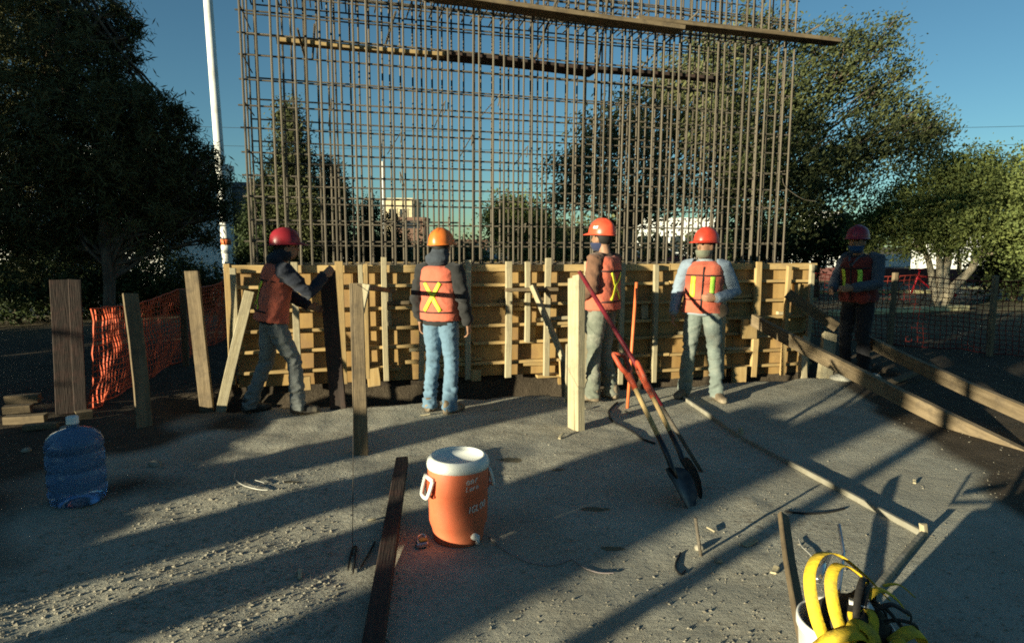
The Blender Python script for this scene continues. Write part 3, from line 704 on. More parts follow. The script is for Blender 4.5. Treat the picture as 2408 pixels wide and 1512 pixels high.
# little metal gadget on the ground beside it, and a thin cord
p = gpt(992, 1288)
gd = thing('padlock', 'small bright padlock lying on the ground by the orange cooler', 'padlock', p)
put('lock_body', MB().box(p+Vector((0, 0, .018)), 0.062, 0.05, 0.030, Matrix.Rotation(.4, 3, 'Z')).mesh('lock_body', False, 0.007), chrome, gd)
put('brass_plate', MB().box(p+Vector((0.006, 0.008, .037)), 0.044, 0.03, 0.008, Matrix.Rotation(.4, 3, 'Z')).mesh('brass_plate', False, 0.003), mat('brass', (0.5, 0.36, 0.08), rough=.4, metal=.5), gd)
put('shackle', MB().tube(catmull([p+Vector((-.022, .02, .018)), p+Vector((-.03, .055, .03)), p+Vector((-.008, .075, .035)), p+Vector((.012, .06, .03)), p+Vector((.012, .03, .018))], 5), 0.005, 8).mesh('shackle'), chrome, gd)
cord_m = mat('pale_cord', (0.30, 0.25, 0.24), rough=.8); wire_m = mat('bare_wire', (0.5, 0.48, 0.42), rough=.5, metal=.3); black_m = mat('black_rubber', (0.02, 0.02, 0.02), rough=.6)
def ground_line(pxs, lift=0.006): 
    out = []
    for p in catmull([G(*q) for q in pxs], 6): out.append(Vector((p.x, p.y, gz(p.x, p.y)+lift)))
    return out
props(tube_obj('cord', ground_line([(1150, 1262), (1185, 1295), (1240, 1325), (1295, 1332), (1345, 1318)]), 0.0035, cord_m, n=5), 'thin pale cord trailing on the ground from the cooler', 'cord')
props(tube_obj('cord', ground_line([(1345, 1318), (1375, 1340), (1410, 1351), (1445, 1350)]), 0.003, cord_m, n=5), 'short end of pale cord lying in the cooler shade', 'cord')
props(tube_obj('wire', ground_line([(556, 1108), (552, 1130), (570, 1147), (600, 1156), (632, 1158)], .012), 0.004, wire_m, n=5), 'curved bright wire lying on the left of the pad', 'wire')
props(tube_obj('wire', ground_line([(600, 1135), (622, 1143), (606, 1150)], .010), 0.003, wire_m, n=5), 'short bit of wire inside the curved bright wire', 'wire')
props(tube_obj('cable', ground_line([(1452, 945), (1432, 965), (1440, 990), (1480, 1012), (1512, 1035), (1540, 1046)], .008), 0.009, black_m, n=6), 'black cable winding over the pad below the orange rod', 'cable')
props(tube_obj('cable', ground_line([(1845, 1205), (1890, 1210), (1940, 1208), (1985, 1198)], .006), 0.007, black_m, n=6), 'short black cable between board and form board', 'cable')
props(tube_obj('wire', ground_line([(818, 1345), (828, 1300), (838, 1292), (835, 1320), (830, 1352)], .008), 0.005, black_m, n=5), 'black wire loop beside the stained board', 'wire')
props(tube_obj('wire', ground_line([(846, 1342), (866, 1310), (882, 1280)], .010), 0.005, black_m, n=5), 'straight black wire against the stained board', 'wire')
props(tube_obj('wire', ground_line([(1878, 1270), (1885, 1290), (1905, 1310), (1925, 1330)], .010), 0.004, wire_m, n=5), 'thin wire on the pad behind the bucket stake', 'wire')
props(tube_obj('wire', ground_line([(1600, 1300), (1588, 1330), (1600, 1350), (1612, 1340)], .006), 0.005, black_m, n=5), 'black wire scrap left of the bar foot', 'wire')
chips = [((1320, 1028), .12, .025, 1.2, 'white splinter on the pad near the middle post'), ((1760, 1278), .10, .05, .6, 'triangular wood offcut near the foot of the digging bar'), ((705, 1356), .07, .02, 1.9, 'upright wood chip in the left light strip'), ((1672, 1250), .05, .015, 2.2, 'wood chip by the foot of the digging bar'),
         ((1480, 970), .10, .02, 2.6, 'wood chip behind the middle post'), ((1165, 965), .08, .025, .2, 'dark chip right of the second worker'), ((2150, 1135), .05, .02, 1, 'small chip on the smooth slab'), ((1375, 960), .06, .02, 1.4, 'chip between middle post and third worker'),
         ((1822, 1345), .06, .03, .9, 'dark chip left of the bucket'), ((1000, 978), .09, .02, .1, 'thin dark stick by the second worker'), ((1890, 887), .07, .03, .5, 'chip at the far pad edge by the narrow post'), ((875, 1230), .05, .02, .3, 'pale chip near the stained board')]
for q, L_, w_, an, lb in chips:
    p = gpt(*q); d = Vector((math.cos(an), math.sin(an), 0.12))*L_/2
    props(timber('wood_chip', p-d+Vector((0, 0, .012)), p+d+Vector((0, 0, .012)), w_, 0.010, wood_pale), lb, 'wood chip', 'wood chips on the pad')
for k, (q, s_) in enumerate((((366, 1098), .05), ((60, 1065), .035), ((1645, 1290), .03), ((1690, 1322), .022), ((150, 1012), .05))):
    me = MB().ell((0, 0, 0), (s_, s_*.8, s_*.6), 8, 5).mesh('stone')
    for v in me.vertices: v.co *= 1+0.5*noise.noise(v.co*25+Vector((k*5, 0, 0)))
    props(put('stone', me, stone_m, world=Matrix.Translation(gpt(*q)+Vector((0, 0, s_*.3)))), ['pale crumpled stone right of the water jug', 'small stone at the far left of the jug', 'pale stone at the bar foot', 'tiny stone right of the bar foot', 'stone behind the water jug'][k], 'stone')

# ------------------------------------------------------------------ bucket of straps
bp = G(1986, 1470, 0.29); bp.z = -0.06
bucket = thing('white_bucket', 'white plastic bucket at the bottom right corner', 'bucket', bp)
put('pail', MB().lathe([(0.001, 0.0), (0.118, 0.0), (0.122, 0.01), (0.150, 0.33), (0.157, 0.335), (0.157, 0.365), (0.150, 0.37), (0.146, 0.362), (0.118, 0.03), (0.001, 0.025)], 40, bp).mesh('pail'), white_paint, bucket)
yel = mat('yellow_webbing', (0.80, 0.55, 0.035), (0.68, 0.45, 0.03), 14, 0.8, 0.2, 60, dirt=(0.3, 0.22, 0.06), dirt_scale=9)
blk = mat('black_webbing', (0.035, 0.032, 0.028), (0.02, 0.018, 0.016), 14, 0.8, 0.2, 60, dirt=(0.10, 0.08, 0.05), dirt_scale=9)
def B(x, y, z): return bp+Vector((x, y, z))
def strap(name, pts, w, m, parent, flat=Vector((0, 0, 1)), tw=0.0):
    P = catmull([B(*p) for p in pts], 6); wv = []
    for i, p in enumerate(P):
        t = (P[min(i+1, len(P)-1)]-P[max(i-1, 0)]).normalized()
        r = (p-bp); r = Vector((r.x, r.y, 0.35)).normalized()
        a_ = t.cross(r).normalized()
        wv.append(a_*w*0.40)
    return put(name, ribbon_mesh(P, wv, 0.004).mesh(name), m, parent)
straps = thing('harness_bundle', 'tangled yellow and black webbing harness heaped in the white bucket', 'harness', B(0, 0, 0.33))
strap('yellow_strap', [(-.10, -.10, .32), (-.135, -.06, .42), (-.125, .02, .52), (-.06, .09, .565), (.03, .13, .545), (.12, .11, .48), (.19, .06, .41)], 0.052, yel, straps)
strap('yellow_strap', [(-.05, -.13, .34), (-.075, -.07, .44), (-.06, .0, .52), (0.0, .06, .545), (.08, .08, .50), (.13, .05, .44)], 0.05, yel, straps)
strap('yellow_strap', [(-.17, -.09, .30), (-.13, -.13, .38), (-.06, -.14, .41), (.0, -.13, .395), (.04, -.16, .35)], 0.06, yel, straps)
strap('yellow_strap', [(-.10, -.15, .30), (-.07, -.15, .38), (-.02, -.10, .42), (.02, -.14, .40), (.0, -.17, .33)], 0.05, yel, straps)
strap('yellow_strap', [(.02, -.13, .38), (.05, -.08, .43), (.035, -.04, .445), (-.01, -.06, .43), (-.015, -.13, .40)], 0.04, yel, straps)
strap('yellow_strap', [(.09, -.12, .36), (.14, -.13, .41), (.20, -.11, .39), (.22, -.08, .33)], 0.055, yel, straps)
strap('yellow_strap', [(.07, .0, .455), (.12, .01, .48), (.17, -.01, .455), (.20, -.03, .41)], 0.04, yel, straps)
strap('yellow_strap', [(.17, .07, .46), (.22, .06, .47), (.26, .03, .44)], 0.035, yel, straps)
strap('yellow_strap', [(.06, -.15, .36), (.10, -.17, .40), (.13, -.15, .37)], 0.04, yel, straps)
for k in range(8):                                                # loose loops of dark webbing
    a0 = rnd.uniform(0, 6.28); r_ = rnd.uniform(.02, .10); c = Vector((math.cos(a0)*r_+.07, math.sin(a0)*r_*.9-.01, rnd.uniform(.37, .44)))
    u_ = Vector((rnd.uniform(-1, 1), rnd.uniform(-1, 1), rnd.uniform(-.2, .2))).normalized(); R_ = rnd.uniform(.06, .11); up = Vector((rnd.uniform(-.2, .2), rnd.uniform(-.2, .2), 1)).normalized()
    pts = [tuple(c+u_*R_*math.cos(t)+up*R_*rnd.uniform(.55, .75)*math.sin(t)) for t in np.linspace(-.3, math.pi+.3, 7)]
    strap('black_strap', pts, rnd.uniform(.022, .036), blk, straps)
strap('white_tag', [(.0, -.015, .452), (.035, -.03, .452), (.07, -.035, .445)], 0.05, white_paint, straps)
put('core', MB().ell(B(.02, 0, .36), (.125, .12, .09)).mesh('core'), blk, straps)
stake('wooden_stake', 'dark weathered stake sticking up out of the white bucket', 'stake', B(-.10, -.03, .12), V(1842, 1212, 3.15), 0.055, 0.03, wood_old, roll=.6)
pa = B(.03, .11, .40); pb = V(1984, 1300, 2.72); pc_ = V(1973, 1233, 2.85)
props(tube_obj('bent_rod', [pa, pb, pc_], 0.008, chrome, n=8), 'bent bright metal rod standing up out of the bucket', 'rod')
pa = B(-.04, .13, .45); pb = V(1950, 1300, 2.6)
props(tube_obj('steel_pin', [pa, pb], 0.014, chrome, n=10), 'short polished steel pin poking out of the bucket', 'pin')

# ------------------------------------------------------------------ white mast at the left
mb_ = V(541, 700, 14.5); mt_ = V(489, 0, 14.5); md = (mt_-mb_)
mast = thing('white_mast', 'tall white mast with an orange band behind the orange net', 'mast', mb_-md*0.16)
def mp(t): return mb_+md*t
tube_obj('mast_pole', [mp(-0.2), mp(0.19), mp(1.5)], [0.112, 0.105, 0.09], white_paint, mast, 16)
tube_obj('orange_band', [mp(0.185), mp(0.205)], 0.1095, orange_paint, mast, 16)
tube_obj('joint_collar', [mp(0.155), mp(0.183)], 0.113, white_paint, mast, 16)
tube_obj('mast_cap', [mp(1.499), mp(1.52)], [0.095, 0.03], steel_dark, mast, 12)

# ------------------------------------------------------------------ orange safety nets
def net(name, label, P0, P1, h, cell, posts, seed, slump=0.06):
    P0 = Vector(P0); P1 = Vector(P1); d = P1-P0; L = d.length; d.normalize(); nn = Vector((-d.y, d.x, 0))
    t = thing(name, label, 'safety net', P0)
    nu = int(L/cell); nv = int(h/cell)
    def pt(i, j):
        u = i/nu; v = j/nv
        off = 0.07*noise.noise(Vector((u*5, v*2, seed)))+0.03*noise.noise(Vector((u*19, v*6, seed+3)))
        sag = -slump*math.sin(math.pi*((u*2.0) % 1))*v
        b = P0+d*(u*L+0.03*noise.noise(Vector((u*9, v*5, seed+8))))
        return Vector((b.x, b.y, gz(b.x, b.y)+0.02))+nn*(off+(1-v)**3*0.10*(1+noise.noise(Vector((u*11, 0, seed)))))+Vector((0, 0, v*h+sag+0.05*(1-v)*noise.noise(Vector((u*8, 1, seed)))))
    mb = MB()
    for i in range(nu+1): mb.tube([pt(i, j) for j in range(0, nv+1)], 0.0065, 3, False)
    for j in range(nv+1): mb.tube([pt(i, j) for i in range(nu+1)], 0.0060 if 0 < j < nv else 0.010, 3, False)
    put('netting', mb.mesh('netting', False, clean=False), orange_net if seed == 1.0 else orange_net_shaded, t)
    for (u, hh, m_) in posts:
        b = P0+d*(u*L)-nn*0.05; z0 = gz(b.x, b.y)
        timber('net_post', Vector((b.x, b.y, z0-0.1)), Vector((b.x+rnd.uniform(-.04, .04), b.y, z0+hh)), 0.075, 0.06, m_, t, roll=.3)
net('net_fence', 'orange plastic safety net strung along the left of the site', G(232, 966), G(545, 805), 0.98, 0.060, [(0.5, 1.0, wood_old), (0.97, 1.25, wood_old), (1.0, 1.2, wood_old)], 1.0)
orange_net_shaded = mat('shaded_net', (0.20, 0.03, 0.02), (0.15, 0.022, 0.015), 4, 0.7)  # right net: same orange plastic with shade mixed into its colour
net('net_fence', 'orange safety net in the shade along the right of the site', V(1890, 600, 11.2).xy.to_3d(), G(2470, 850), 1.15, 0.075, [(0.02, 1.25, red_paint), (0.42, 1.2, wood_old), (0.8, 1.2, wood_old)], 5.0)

# ------------------------------------------------------------------ trees
def leaf_cloud(name, parent, m, blobs, per_m2, per_clump, sig, size, seed, aspect=1.7, shell=0.55, updir=None):
    r = np.random.default_rng(seed); cs = []
    for (c, rad) in blobs:
        rad = np.array(rad if hasattr(rad, '__len__') else (rad, rad, rad*0.8)); area = 4*math.pi*(rad.prod()**(2/3))
        n = max(6, int(area*per_m2)); v = r.normal(size=(n, 3)); v /= np.linalg.norm(v, axis=1)[:, None]
        q = shell+(1.08-shell)*r.random((n, 1))**0.7
        q *= 1+0.18*np.sin(v[:, :1]*7+seed)*np.cos(v[:, 2:]*6+v[:, 1:2]*5)
        cs.append(np.array(c)+v*q*rad)
    C = np.concatenate(cs); n = len(C)*per_clump
    Pc = np.repeat(C, per_clump, 0)+r.normal(size=(n, 3))*sig*(0.5+r.random((n, 1)))
    a = r.normal(size=(n, 3))
    if updir is not None: a = a*0.55+np.array(updir)
    a /= np.linalg.norm(a, axis=1)[:, None]
    b = np.cross(a, r.normal(size=(n, 3))); b /= np.linalg.norm(b, axis=1)[:, None]
    s_ = size*(0.6+0.8*r.random((n, 1)))
    verts = np.stack([Pc-a*s_*aspect/2, Pc+b*s_/2, Pc+a*s_*aspect/2, Pc-b*s_/2], 1).reshape(-1, 3)
    f = np.arange(n*4).reshape(n, 4)
    me = raw_mesh(name, verts, f)
    return put(name, me, m, parent)
def limb(mb, a, b, r0_, r1_, seed, bend=0.12, n=6, sides=7):
    a = Vector(a); b = Vector(b); L = (b-a).length; pts = []; rr = []
    for i in range(n+1):
        t = i/n; w = Vector((noise.noise(Vector((t*2.3, seed, 0))), noise.noise(Vector((t*2.3, seed, 9))), noise.noise(Vector((t*2.3, seed, 19)))*0.5))
        pts.append(a.lerp(b, t)+w*L*bend*math.sin(math.pi*t*0.9)); rr.append(r0_+(r1_-r0_)*t)
    mb.tube(pts, rr, sides); return pts
def tree(name, label, base, blobs, lm, bm_, trunks, per_m2, per_clump, sig, size, seed, group=None, aspect=1.7, shell=0.55, updir=None, limbs=True, cat='tree', lr=0.06, cname='crown'):
    base = Vector(base); t = thing(name, label, cat, base, group=group)
    mb = MB(); tips = []
    for k, (p, q, ra, rb) in enumerate(trunks):
        limb(mb, p, q, ra, rb, seed+k*1.7); tips.append((Vector(q), rb, Vector(p), ra))
    if limbs:
        for k, (c, rad) in enumerate(blobs):
            c = Vector(c); q, rb, p, ra = min(tips, key=lambda x: (x[0]-c).length)
            st = q.lerp(p, rnd.uniform(0, .35))
            limb(mb, st, c, min(rb, lr)*1.0, 0.012, seed+20+k, 0.15)
            rr = rad if not hasattr(rad, '__len__') else rad[0]
            for j in range(3):
                e = c+Vector((rnd.uniform(-1, 1), rnd.uniform(-1, 1), rnd.uniform(-.3, 1)))*rr*0.75
                limb(mb, st.lerp(c, .6), e, 0.022, 0.006, seed+60+k*3+j, 0.15, 4, 5)
    put('trunk', mb.mesh('trunk'), bm_, t)
    leaf_cloud(cname, t, lm, blobs, per_m2, per_clump, sig, size, seed, aspect, shell, updir)
    return t
lm_pine = leaf_mat('pine_needles', (0.12, 0.115, 0.045), (0.045, 0.055, 0.022), 0.15)
lm_big = leaf_mat('mesquite_leaves', (0.19, 0.19, 0.08), (0.07, 0.085, 0.036), 0.3)
lm_right = leaf_mat('yellow_green_leaves', (0.20, 0.225, 0.065), (0.085, 0.115, 0.038), 0.25)
lm_dark = leaf_mat('dark_leaves', (0.06, 0.08, 0.025), (0.022, 0.035, 0.014), 0.15)
lm_con = leaf_mat('conifer_leaves', (0.095, 0.10, 0.036), (0.03, 0.038, 0.015), 0.12)
def PB(px, py, Y, rpx, sq=(1, 1, 0.85)):
    c = V(px, py, Y); r_ = rpx/FPX*Y; return (tuple(c), (r_*sq[0], r_*sq[1], r_*sq[2]))
# near pine on the left, trunk behind the net
pb = G(268, 850)
pine_b = [PB(x, y, Y, r_) for x, y, Y, r_ in ((60, 60, 9.2, 150), (190, 60, 9.5, 95), (255, 70, 9.6, 45), (100, 200, 9.0, 190), (230, 210, 9.3, 70), (270, 160, 9.6, 28), (300, 250, 9.2, 75), (345, 290, 9.5, 75), (395, 275, 9.6, 32), (220, 330, 8.8, 170), (30, 350, 9, 170),
          (330, 380, 9.3, 90), (400, 360, 9.4, 28), (120, 480, 8.9, 150), (290, 470, 9.0, 130), (390, 450, 9.4, 85), (465, 400, 9.8, 40), (450, 385, 9.8, 28), (480, 450, 9.7, 55), (505, 470, 9.8, 35), (430, 520, 9.6, 70), (340, 540, 9.3, 90), (0, 540, 9, 130), (200, 560, 9.2, 90), (305, 95, 9.6, 17), (318, 62, 9.6, 14), (286, 22, 9.6, 20), (312, 140, 9.6, 15), (438, 300, 9.7, 20), (424, 332, 9.7, 22), (330, 205, 9.6, 22), (372, 232, 9.6, 20), (415, 262, 9.7, 16), (505, 392, 9.8, 20), (522, 428, 9.8, 18), (488, 364, 9.8, 18), (535, 475, 9.8, 18), (520, 510, 9.7, 22), (456, 352, 9.8, 15), (490, 560, 9.6, 22))]
tree('pine_tree', 'large dark pine filling the upper left above the orange net', pb, pine_b, lm_pine, bark, [(pb-Vector((0, 0, .1)), V(246, 560, 8.7), 0.085, 0.07), (V(246, 560, 8.7), V(150, -120, 9.2), 0.085, 0.04)], 22, 44, 0.075, 0.017, 11, aspect=7.0, shell=0.2, lr=0.03)
# conifers behind the cage at left
def cone_blobs(px, ytop, ybot, wpx, Y, n, seed):
    r = random.Random(seed); out = []
    for i in range(n):
        t = (i+0.5)/n; y = ytop+(ybot-ytop)*t; w = wpx*(0.10+0.90*t**0.85)
        k = 1+int(3*t)
        for j in range(k):
            x = px+(0 if k == 1 else (-0.55+1.1*j/(k-1))*w*0.62)+r.uniform(-8, 8)
            out.append(PB(x, y+r.uniform(-10, 10), Y+r.uniform(-.4, .4), w/(k+0.35)*r.uniform(.9, 1.25)+9, (1, 1, 1.1)))
    return out
def conifer(label, px, ytop, ybot, wpx, Y, n, seed, lm, dens=20):
    b = G(px, 575+H/Y*FPX); b = Vector((V(px, 600, Y).x, Y, 0))
    tree('conifer_tree', label, b, cone_blobs(px, ytop, ybot, wpx, Y, n, seed), lm, bark, [(b-Vector((0, 0, .1)), V(px, ytop+10, Y), 0.12, 0.015)], dens, 44, 0.12, 0.036, seed, group='conifers behind the cage', aspect=2.6, shell=0.3, limbs=False)
conifer('tallest pointed conifer behind the left of the cage', 688, 250, 640, 112, 17.0, 9, 31, lm_con)
conifer('lower broad conifer right of the tallest one behind the cage', 782, 385, 640, 88, 18.0, 7, 32, lm_con)
conifer('dark shrubby conifer left of the tallest one behind the cage', 597, 420, 640, 50, 16.5, 6, 33, lm_dark)
conifer('small dark conifer right of the broad one behind the cage', 868, 470, 640, 55, 19.0, 5, 34, lm_dark)
conifer('lowest dark conifer before the tan building', 925, 505, 640, 45, 20.0, 4, 35, lm_dark)
# round tree in the middle
b = Vector((V(1190, 600, 30).x, 30, 0))
tree('round_tree', 'round clipped tree with a pale trunk in the middle distance', b, [PB(1222, 520, 30, 62), (PB(1265, 545, 30, 45)), PB(1185, 520, 30, 42), PB(1240, 575, 30, 48), PB(1290, 580, 31, 30), PB(1200, 570, 30.3, 34)], lm_right, bark_pale, [(b, V(1180, 560, 30), 0.16, 0.12)], 12, 44, 0.24, 0.075, 41, limbs=False)
# big wind-leaning tree at right
bb = Vector((V(1690, 600, 16).x, 16.0, 0))
big_l = [(1345, 395, 15, 60), (1330, 460, 15.5, 45), (1420, 330, 15, 75), (1430, 440, 15, 80), (1500, 270, 15, 75), (1540, 370, 14.6, 90), (1590, 200, 15, 75), (1560, 470, 15, 70), (1640, 300, 14.6, 90), (1670, 130, 15.5, 70), (1500, 500, 16, 40)]
big_r = [(1700, 220, 15.5, 100), (1790, 90, 16, 75), (1760, 330, 15, 110), (1850, 210, 16, 95), (1700, 430, 15, 100), (1830, 420, 15.5, 110), (1920, 110, 16.5, 62), (1900, 320, 16, 100), (1990, 180, 16.5, 68), (1950, 420, 16, 90), (2010, 90, 17, 38), (2080, 110, 17, 40), (2060, 230, 17, 62), (2040, 350, 16.5, 90), (2130, 280, 17, 58), (2185, 300, 17.2, 42), (2150, 345, 17, 55), (2105, 60, 17.2, 22), (2120, 170, 17.2, 32), (1880, 500, 16, 60), (1760, 520, 15.6, 55), (2205, 310, 17.2, 30)]
ud = (0.75, 0, 0.75)
fork = V(1700, 470, 15.6); fork2 = V(1480, 540, 15.4); bb2 = Vector((V(1500, 600, 15.6).x, 15.6, 0))
lm_mes = leaf_mat('shaded_mesquite_leaves', (0.115, 0.125, 0.045), (0.032, 0.045, 0.02), 0.2)  # darker leaf copy, shade of the tree's right part put into colour
for nm, lb, base, fk, lst, lm, sd in (('leaning_tree', 'big dark feathery tree leaning right behind the rebar cage', bb, fork, big_r, lm_mes, 51), ('feathery_tree', 'paler feathery tree left of the big leaning one behind the cage', bb2, fork2, big_l, lm_big, 52)):
    bt = thing(nm, lb, 'tree', base); mb = MB()
    limb(mb, base-Vector((0, 0, .1)), fk, 0.20, 0.13, 3)
    for k, q in enumerate(lst):
        c, rr = PB(*q); c = Vector(c)
        limb(mb, fk, c, 0.055, 0.015, 40+k, 0.13)
        for j in range(5):
            e = c+Vector((rnd.uniform(-.4, 1.1), rnd.uniform(-1, 1), rnd.uniform(-.3, 1.0)))*rr[0]
            limb(mb, c.lerp(fk, rnd.uniform(.05, .4)), e, 0.02, 0.005, 90+k*5+j, 0.1, 4, 4)
    put('trunk', mb.mesh('trunk'), bark, bt)
    leaf_cloud('crown', bt, lm, [PB(*q) for q in lst], 12, 28, 0.17, 0.042, sd, 2.6, 0.2, ud)
# yellow-green tree at far right with several pale stems
rb_ = G(2213, 728)
rblob = [PB(x, y, Y, r_) for x, y, Y, r_ in ((2270, 405, 17.5, 65), (2200, 450, 17.3, 80), (2300, 440, 17, 75), (2125, 500, 17.3, 75), (2230, 510, 16.8, 80), (2330, 500, 16.6, 85), (2400, 430, 17, 75), (2480, 430, 17, 90), (2420, 520, 16.6, 90), (2060, 530, 17.6, 50), (2150, 555, 17.3, 60), (2270, 560, 17, 55), (2370, 570, 17.2, 55), (2450, 570, 17, 80), (2030, 565, 18, 38))]
rt = [(rb_, V(2165, 560, 17.5), 0.10, 0.06), (rb_, V(2232, 560, 17.5), 0.15, 0.09), (rb_+Vector((.05, 0, 0)), V(2205, 540, 17.6), 0.10, 0.06), (rb_+Vector((.1, 0, .3)), V(2335, 562, 17.4), 0.13, 0.06), (V(2255, 640, 17.5), V(2262, 560, 17.5), 0.06, 0.04)]
tree('shade_tree', 'yellow green tree with forked pale stems at the far right', rb_, rblob, lm_right, bark_pale, rt, 15, 40, 0.15, 0.046, 61, aspect=1.9, shell=0.45, lr=0.05)
# lower dark growth
for k, (x, y, Y, r_, lb) in enumerate(((1925, 545, 20, 60, 'dark bushy tree beside the worker in the shade'), (1800, 560, 22, 60, 'dark low tree behind the right end of the cage'), (1990, 545, 21, 45, 'dark bush left of the yellow green tree'), (2395, 610, 19, 70, 'dark bush at the right picture edge'), (1640, 575, 32, 26, 'small round tree before the white building'), (1535, 580, 33, 22, 'second small round tree before the white building'), (1700, 575, 30, 34, 'dark bush right of the white building'), (1330, 570, 36, 40, 'low tree behind the parked cars'), (1420, 560, 38, 45, 'taller tree behind the parked cars'), (1010, 600, 42, 30, 'low bush by the parked cars at the middle'), (1100, 600, 44, 30, 'flat bush behind the second worker'))):
    b = Vector((V(x, 600, Y).x, Y, 0))
    blobs = [PB(x, y, Y, r_), PB(x-r_*.7, y+r_*.35, Y, r_*.7), PB(x+r_*.7, y+r_*.3, Y, r_*.75), PB(x+r_*.1, y+r_*.55, Y-.3, r_*.8)]
    tree('bush_tree', lb, b, blobs, lm_dark if k < 4 or k in (6,) else lm_big, bark, [(b, V(x, y, Y), 0.1, 0.05)], max(2.5, 220/Y/1.3), 32, 0.011*Y, 0.0036*Y, 70+k, group='background bushes', limbs=False)
for k, (x, y, Y, r_, lb) in enumerate(((30, 620, 12.5, 110, 'dark shrub at the far left behind the boards'), (150, 635, 13.5, 95, 'dark shrub left of the pine trunk behind the net'), (290, 640, 14, 90, 'dark shrub right of the pine trunk behind the net'), (390, 650, 15, 75, 'dark shrub behind the rising net'), (485, 660, 16, 45, 'dark shrub beside the white mast'))):
    b = Vector((V(x, 600, Y).x, Y, 0))
    tree('shrub', lb, b, [PB(x, y, Y, r_), PB(x-r_*.6, y+r_*.4, Y, r_*.7), PB(x+r_*.6, y+r_*.35, Y-.2, r_*.75), PB(x, y+r_*.7, Y-.2, r_*.8)], lm_dark, bark, [(b, V(x, y, Y), 0.06, 0.03)], 12, 30, 0.13, 0.045, 120+k, group='shrubs behind the left net', limbs=False, cat='shrub')
# ------------------------------------------------------------------ buildings and walls
wall_w = mat('white_render', (0.74, 0.74, 0.71), (0.64, 0.64, 0.61), 0.8, 0.85, 0.05, dirt=(0.5, 0.48, 0.44), dirt_scale=0.5)
wall_t = mat('tan_render', (0.56, 0.47, 0.30), (0.48, 0.40, 0.25), 0.8, 0.85)
wall_b = mat('brown_render', (0.17, 0.10, 0.07), (0.12, 0.07, 0.05), 0.8, 0.85)
wall_g = mat('grey_render', (0.20, 0.21, 0.23), (0.15, 0.16, 0.18), 0.8, 0.85)
glass = mat('dark_glass', (0.03, 0.04, 0.05), (0.02, 0.025, 0.03), 3, 0.1, spec=0.6)
def building(name, label, x0, x1, y0, y1, h, m, wins=(), trim=True):
    t = thing(name, label, 'building', ((x0+x1)/2, y0, 0))
    put('wall', MB().box(((x0+x1)/2, (y0+y1)/2, h/2), x1-x0, y1-y0, h).mesh('wall', False), m, t)
    if trim: put('parapet', MB().box(((x0+x1)/2, (y0+y1)/2, h+0.12), x1-x0+0.2, y1-y0+0.2, 0.24).mesh('parapet', False), m, t)
    for (wx, wz, ww, wh, face) in wins:
        if face == 'f':
            f = put('window', MB().box((wx, y0-0.02, wz), ww+0.16, 0.08, wh+0.16).mesh('window', False), m, t)
            put('pane', MB().box((wx, y0-0.05, wz), ww, 0.05, wh).mesh('pane', False), glass, f)
        else:
            f = put('window', MB().box((x1+0.02, wx, wz), 0.08, ww+0.16, wh+0.16).mesh('window', False), m, t)
            put('pane', MB().box((x1+0.05, wx, wz), 0.05, ww, wh).mesh('pane', False), glass, f)
building('white_building', 'white flat roofed building in the shade behind the pine', -26, -13, 23.5, 29.5, 4.9, wall_w, [(25.0, 2.6, 1.2, 1.2, 's')])
building('grey_building', 'grey block beside the white mast behind the cage end', -14.5, -12.1, 29.8, 33, 4.2, wall_g, [(-13.0, 2.6, .8, .9, 'f')])
X_ = lambda px, Y: V(px, 575, Y).x
Z_ = lambda px, py, Y: V(px, py, Y).z
building('tan_building', 'distant tan building above the dark conifers', X_(905, 62), X_(970, 62), 62, 68, Z_(940, 472, 62), wall_t, [(X_(925, 62), 4.6, .7, .8, 'f'), (X_(950, 62), 4.6, .7, .8, 'f')])
building('brown_building', 'distant brown fronted building right of the tan one', X_(925, 58), X_(1000, 58), 58, 61, Z_(950, 512, 58)-0.2, wall_b, [(X_(960, 58), 3.4, 2.2, .7, 'f')])
building('low_building', 'far low building along the horizon behind the second worker', X_(960, 90), X_(1145, 90), 90, 98, Z_(1050, 567, 90), wall_b, [(X_(1000+30*k, 90), 1.4, 1.1, .9, 'f') for k in range(5)])
building('white_hall', 'white sunlit hall between small trees behind the cage', X_(1490, 48), X_(1705, 48), 48, 56, Z_(1600, 520, 48), wall_w, [(X_(1520+34*k, 48), 1.7, .8, 1.2, 'f') for k in range(6)])
building('white_shed', 'white shed seen beneath the yellow green tree', X_(2235, 42), X_(2330, 42), 42, 46, Z_(2300, 565, 42), wall_w, [(X_(2300, 42), 1.2, .8, .8, 'f')])
building('pale_kiosk', 'small pale building glimpsed above the worker in the shade', X_(1930, 40), X_(1965, 40), 40, 43, Z_(1950, 506, 40), wall_w, [(X_(1947, 40), 2.6, .5, .6, 'f')])
def lowwall(label, a, b, h, m):
    a = Vector(a); b = Vector(b); d = b-a
    me = MB().box((0, 0, h/2), d.length, 0.2, h).mesh('boundary_wall', False, 0.01)
    props(put('boundary_wall', me, m, world=Matrix.Translation((a+b)/2) @ Matrix.Rotation(math.atan2(d.y, d.x), 4, 'Z')), label, 'wall')
lowwall('long low white wall far behind the right side of the site', (X_(1690, 50), 50, 0), (X_(2420, 50)+8, 50, 0), 1.0, wall_w)
lowwall('low red brown wall beneath the white wall at the right', (X_(1850, 30), 30, 0), (X_(2500, 30)+4, 26, 0), 0.62, mat('red_brick_wall', (0.12, 0.05, 0.045), (0.08, 0.035, 0.03), 3, 0.9))
road = MB().box((0, 0, 0), 300, 9, 0.004).mesh('road', False)
asphalt = mat('asphalt', (0.055, 0.055, 0.06), (0.04, 0.04, 0.045), 6, 0.9, 0.2, 40)
props(put('road', road, asphalt, world=Matrix.Translation((0, 46, 0.012))), kind='structure')
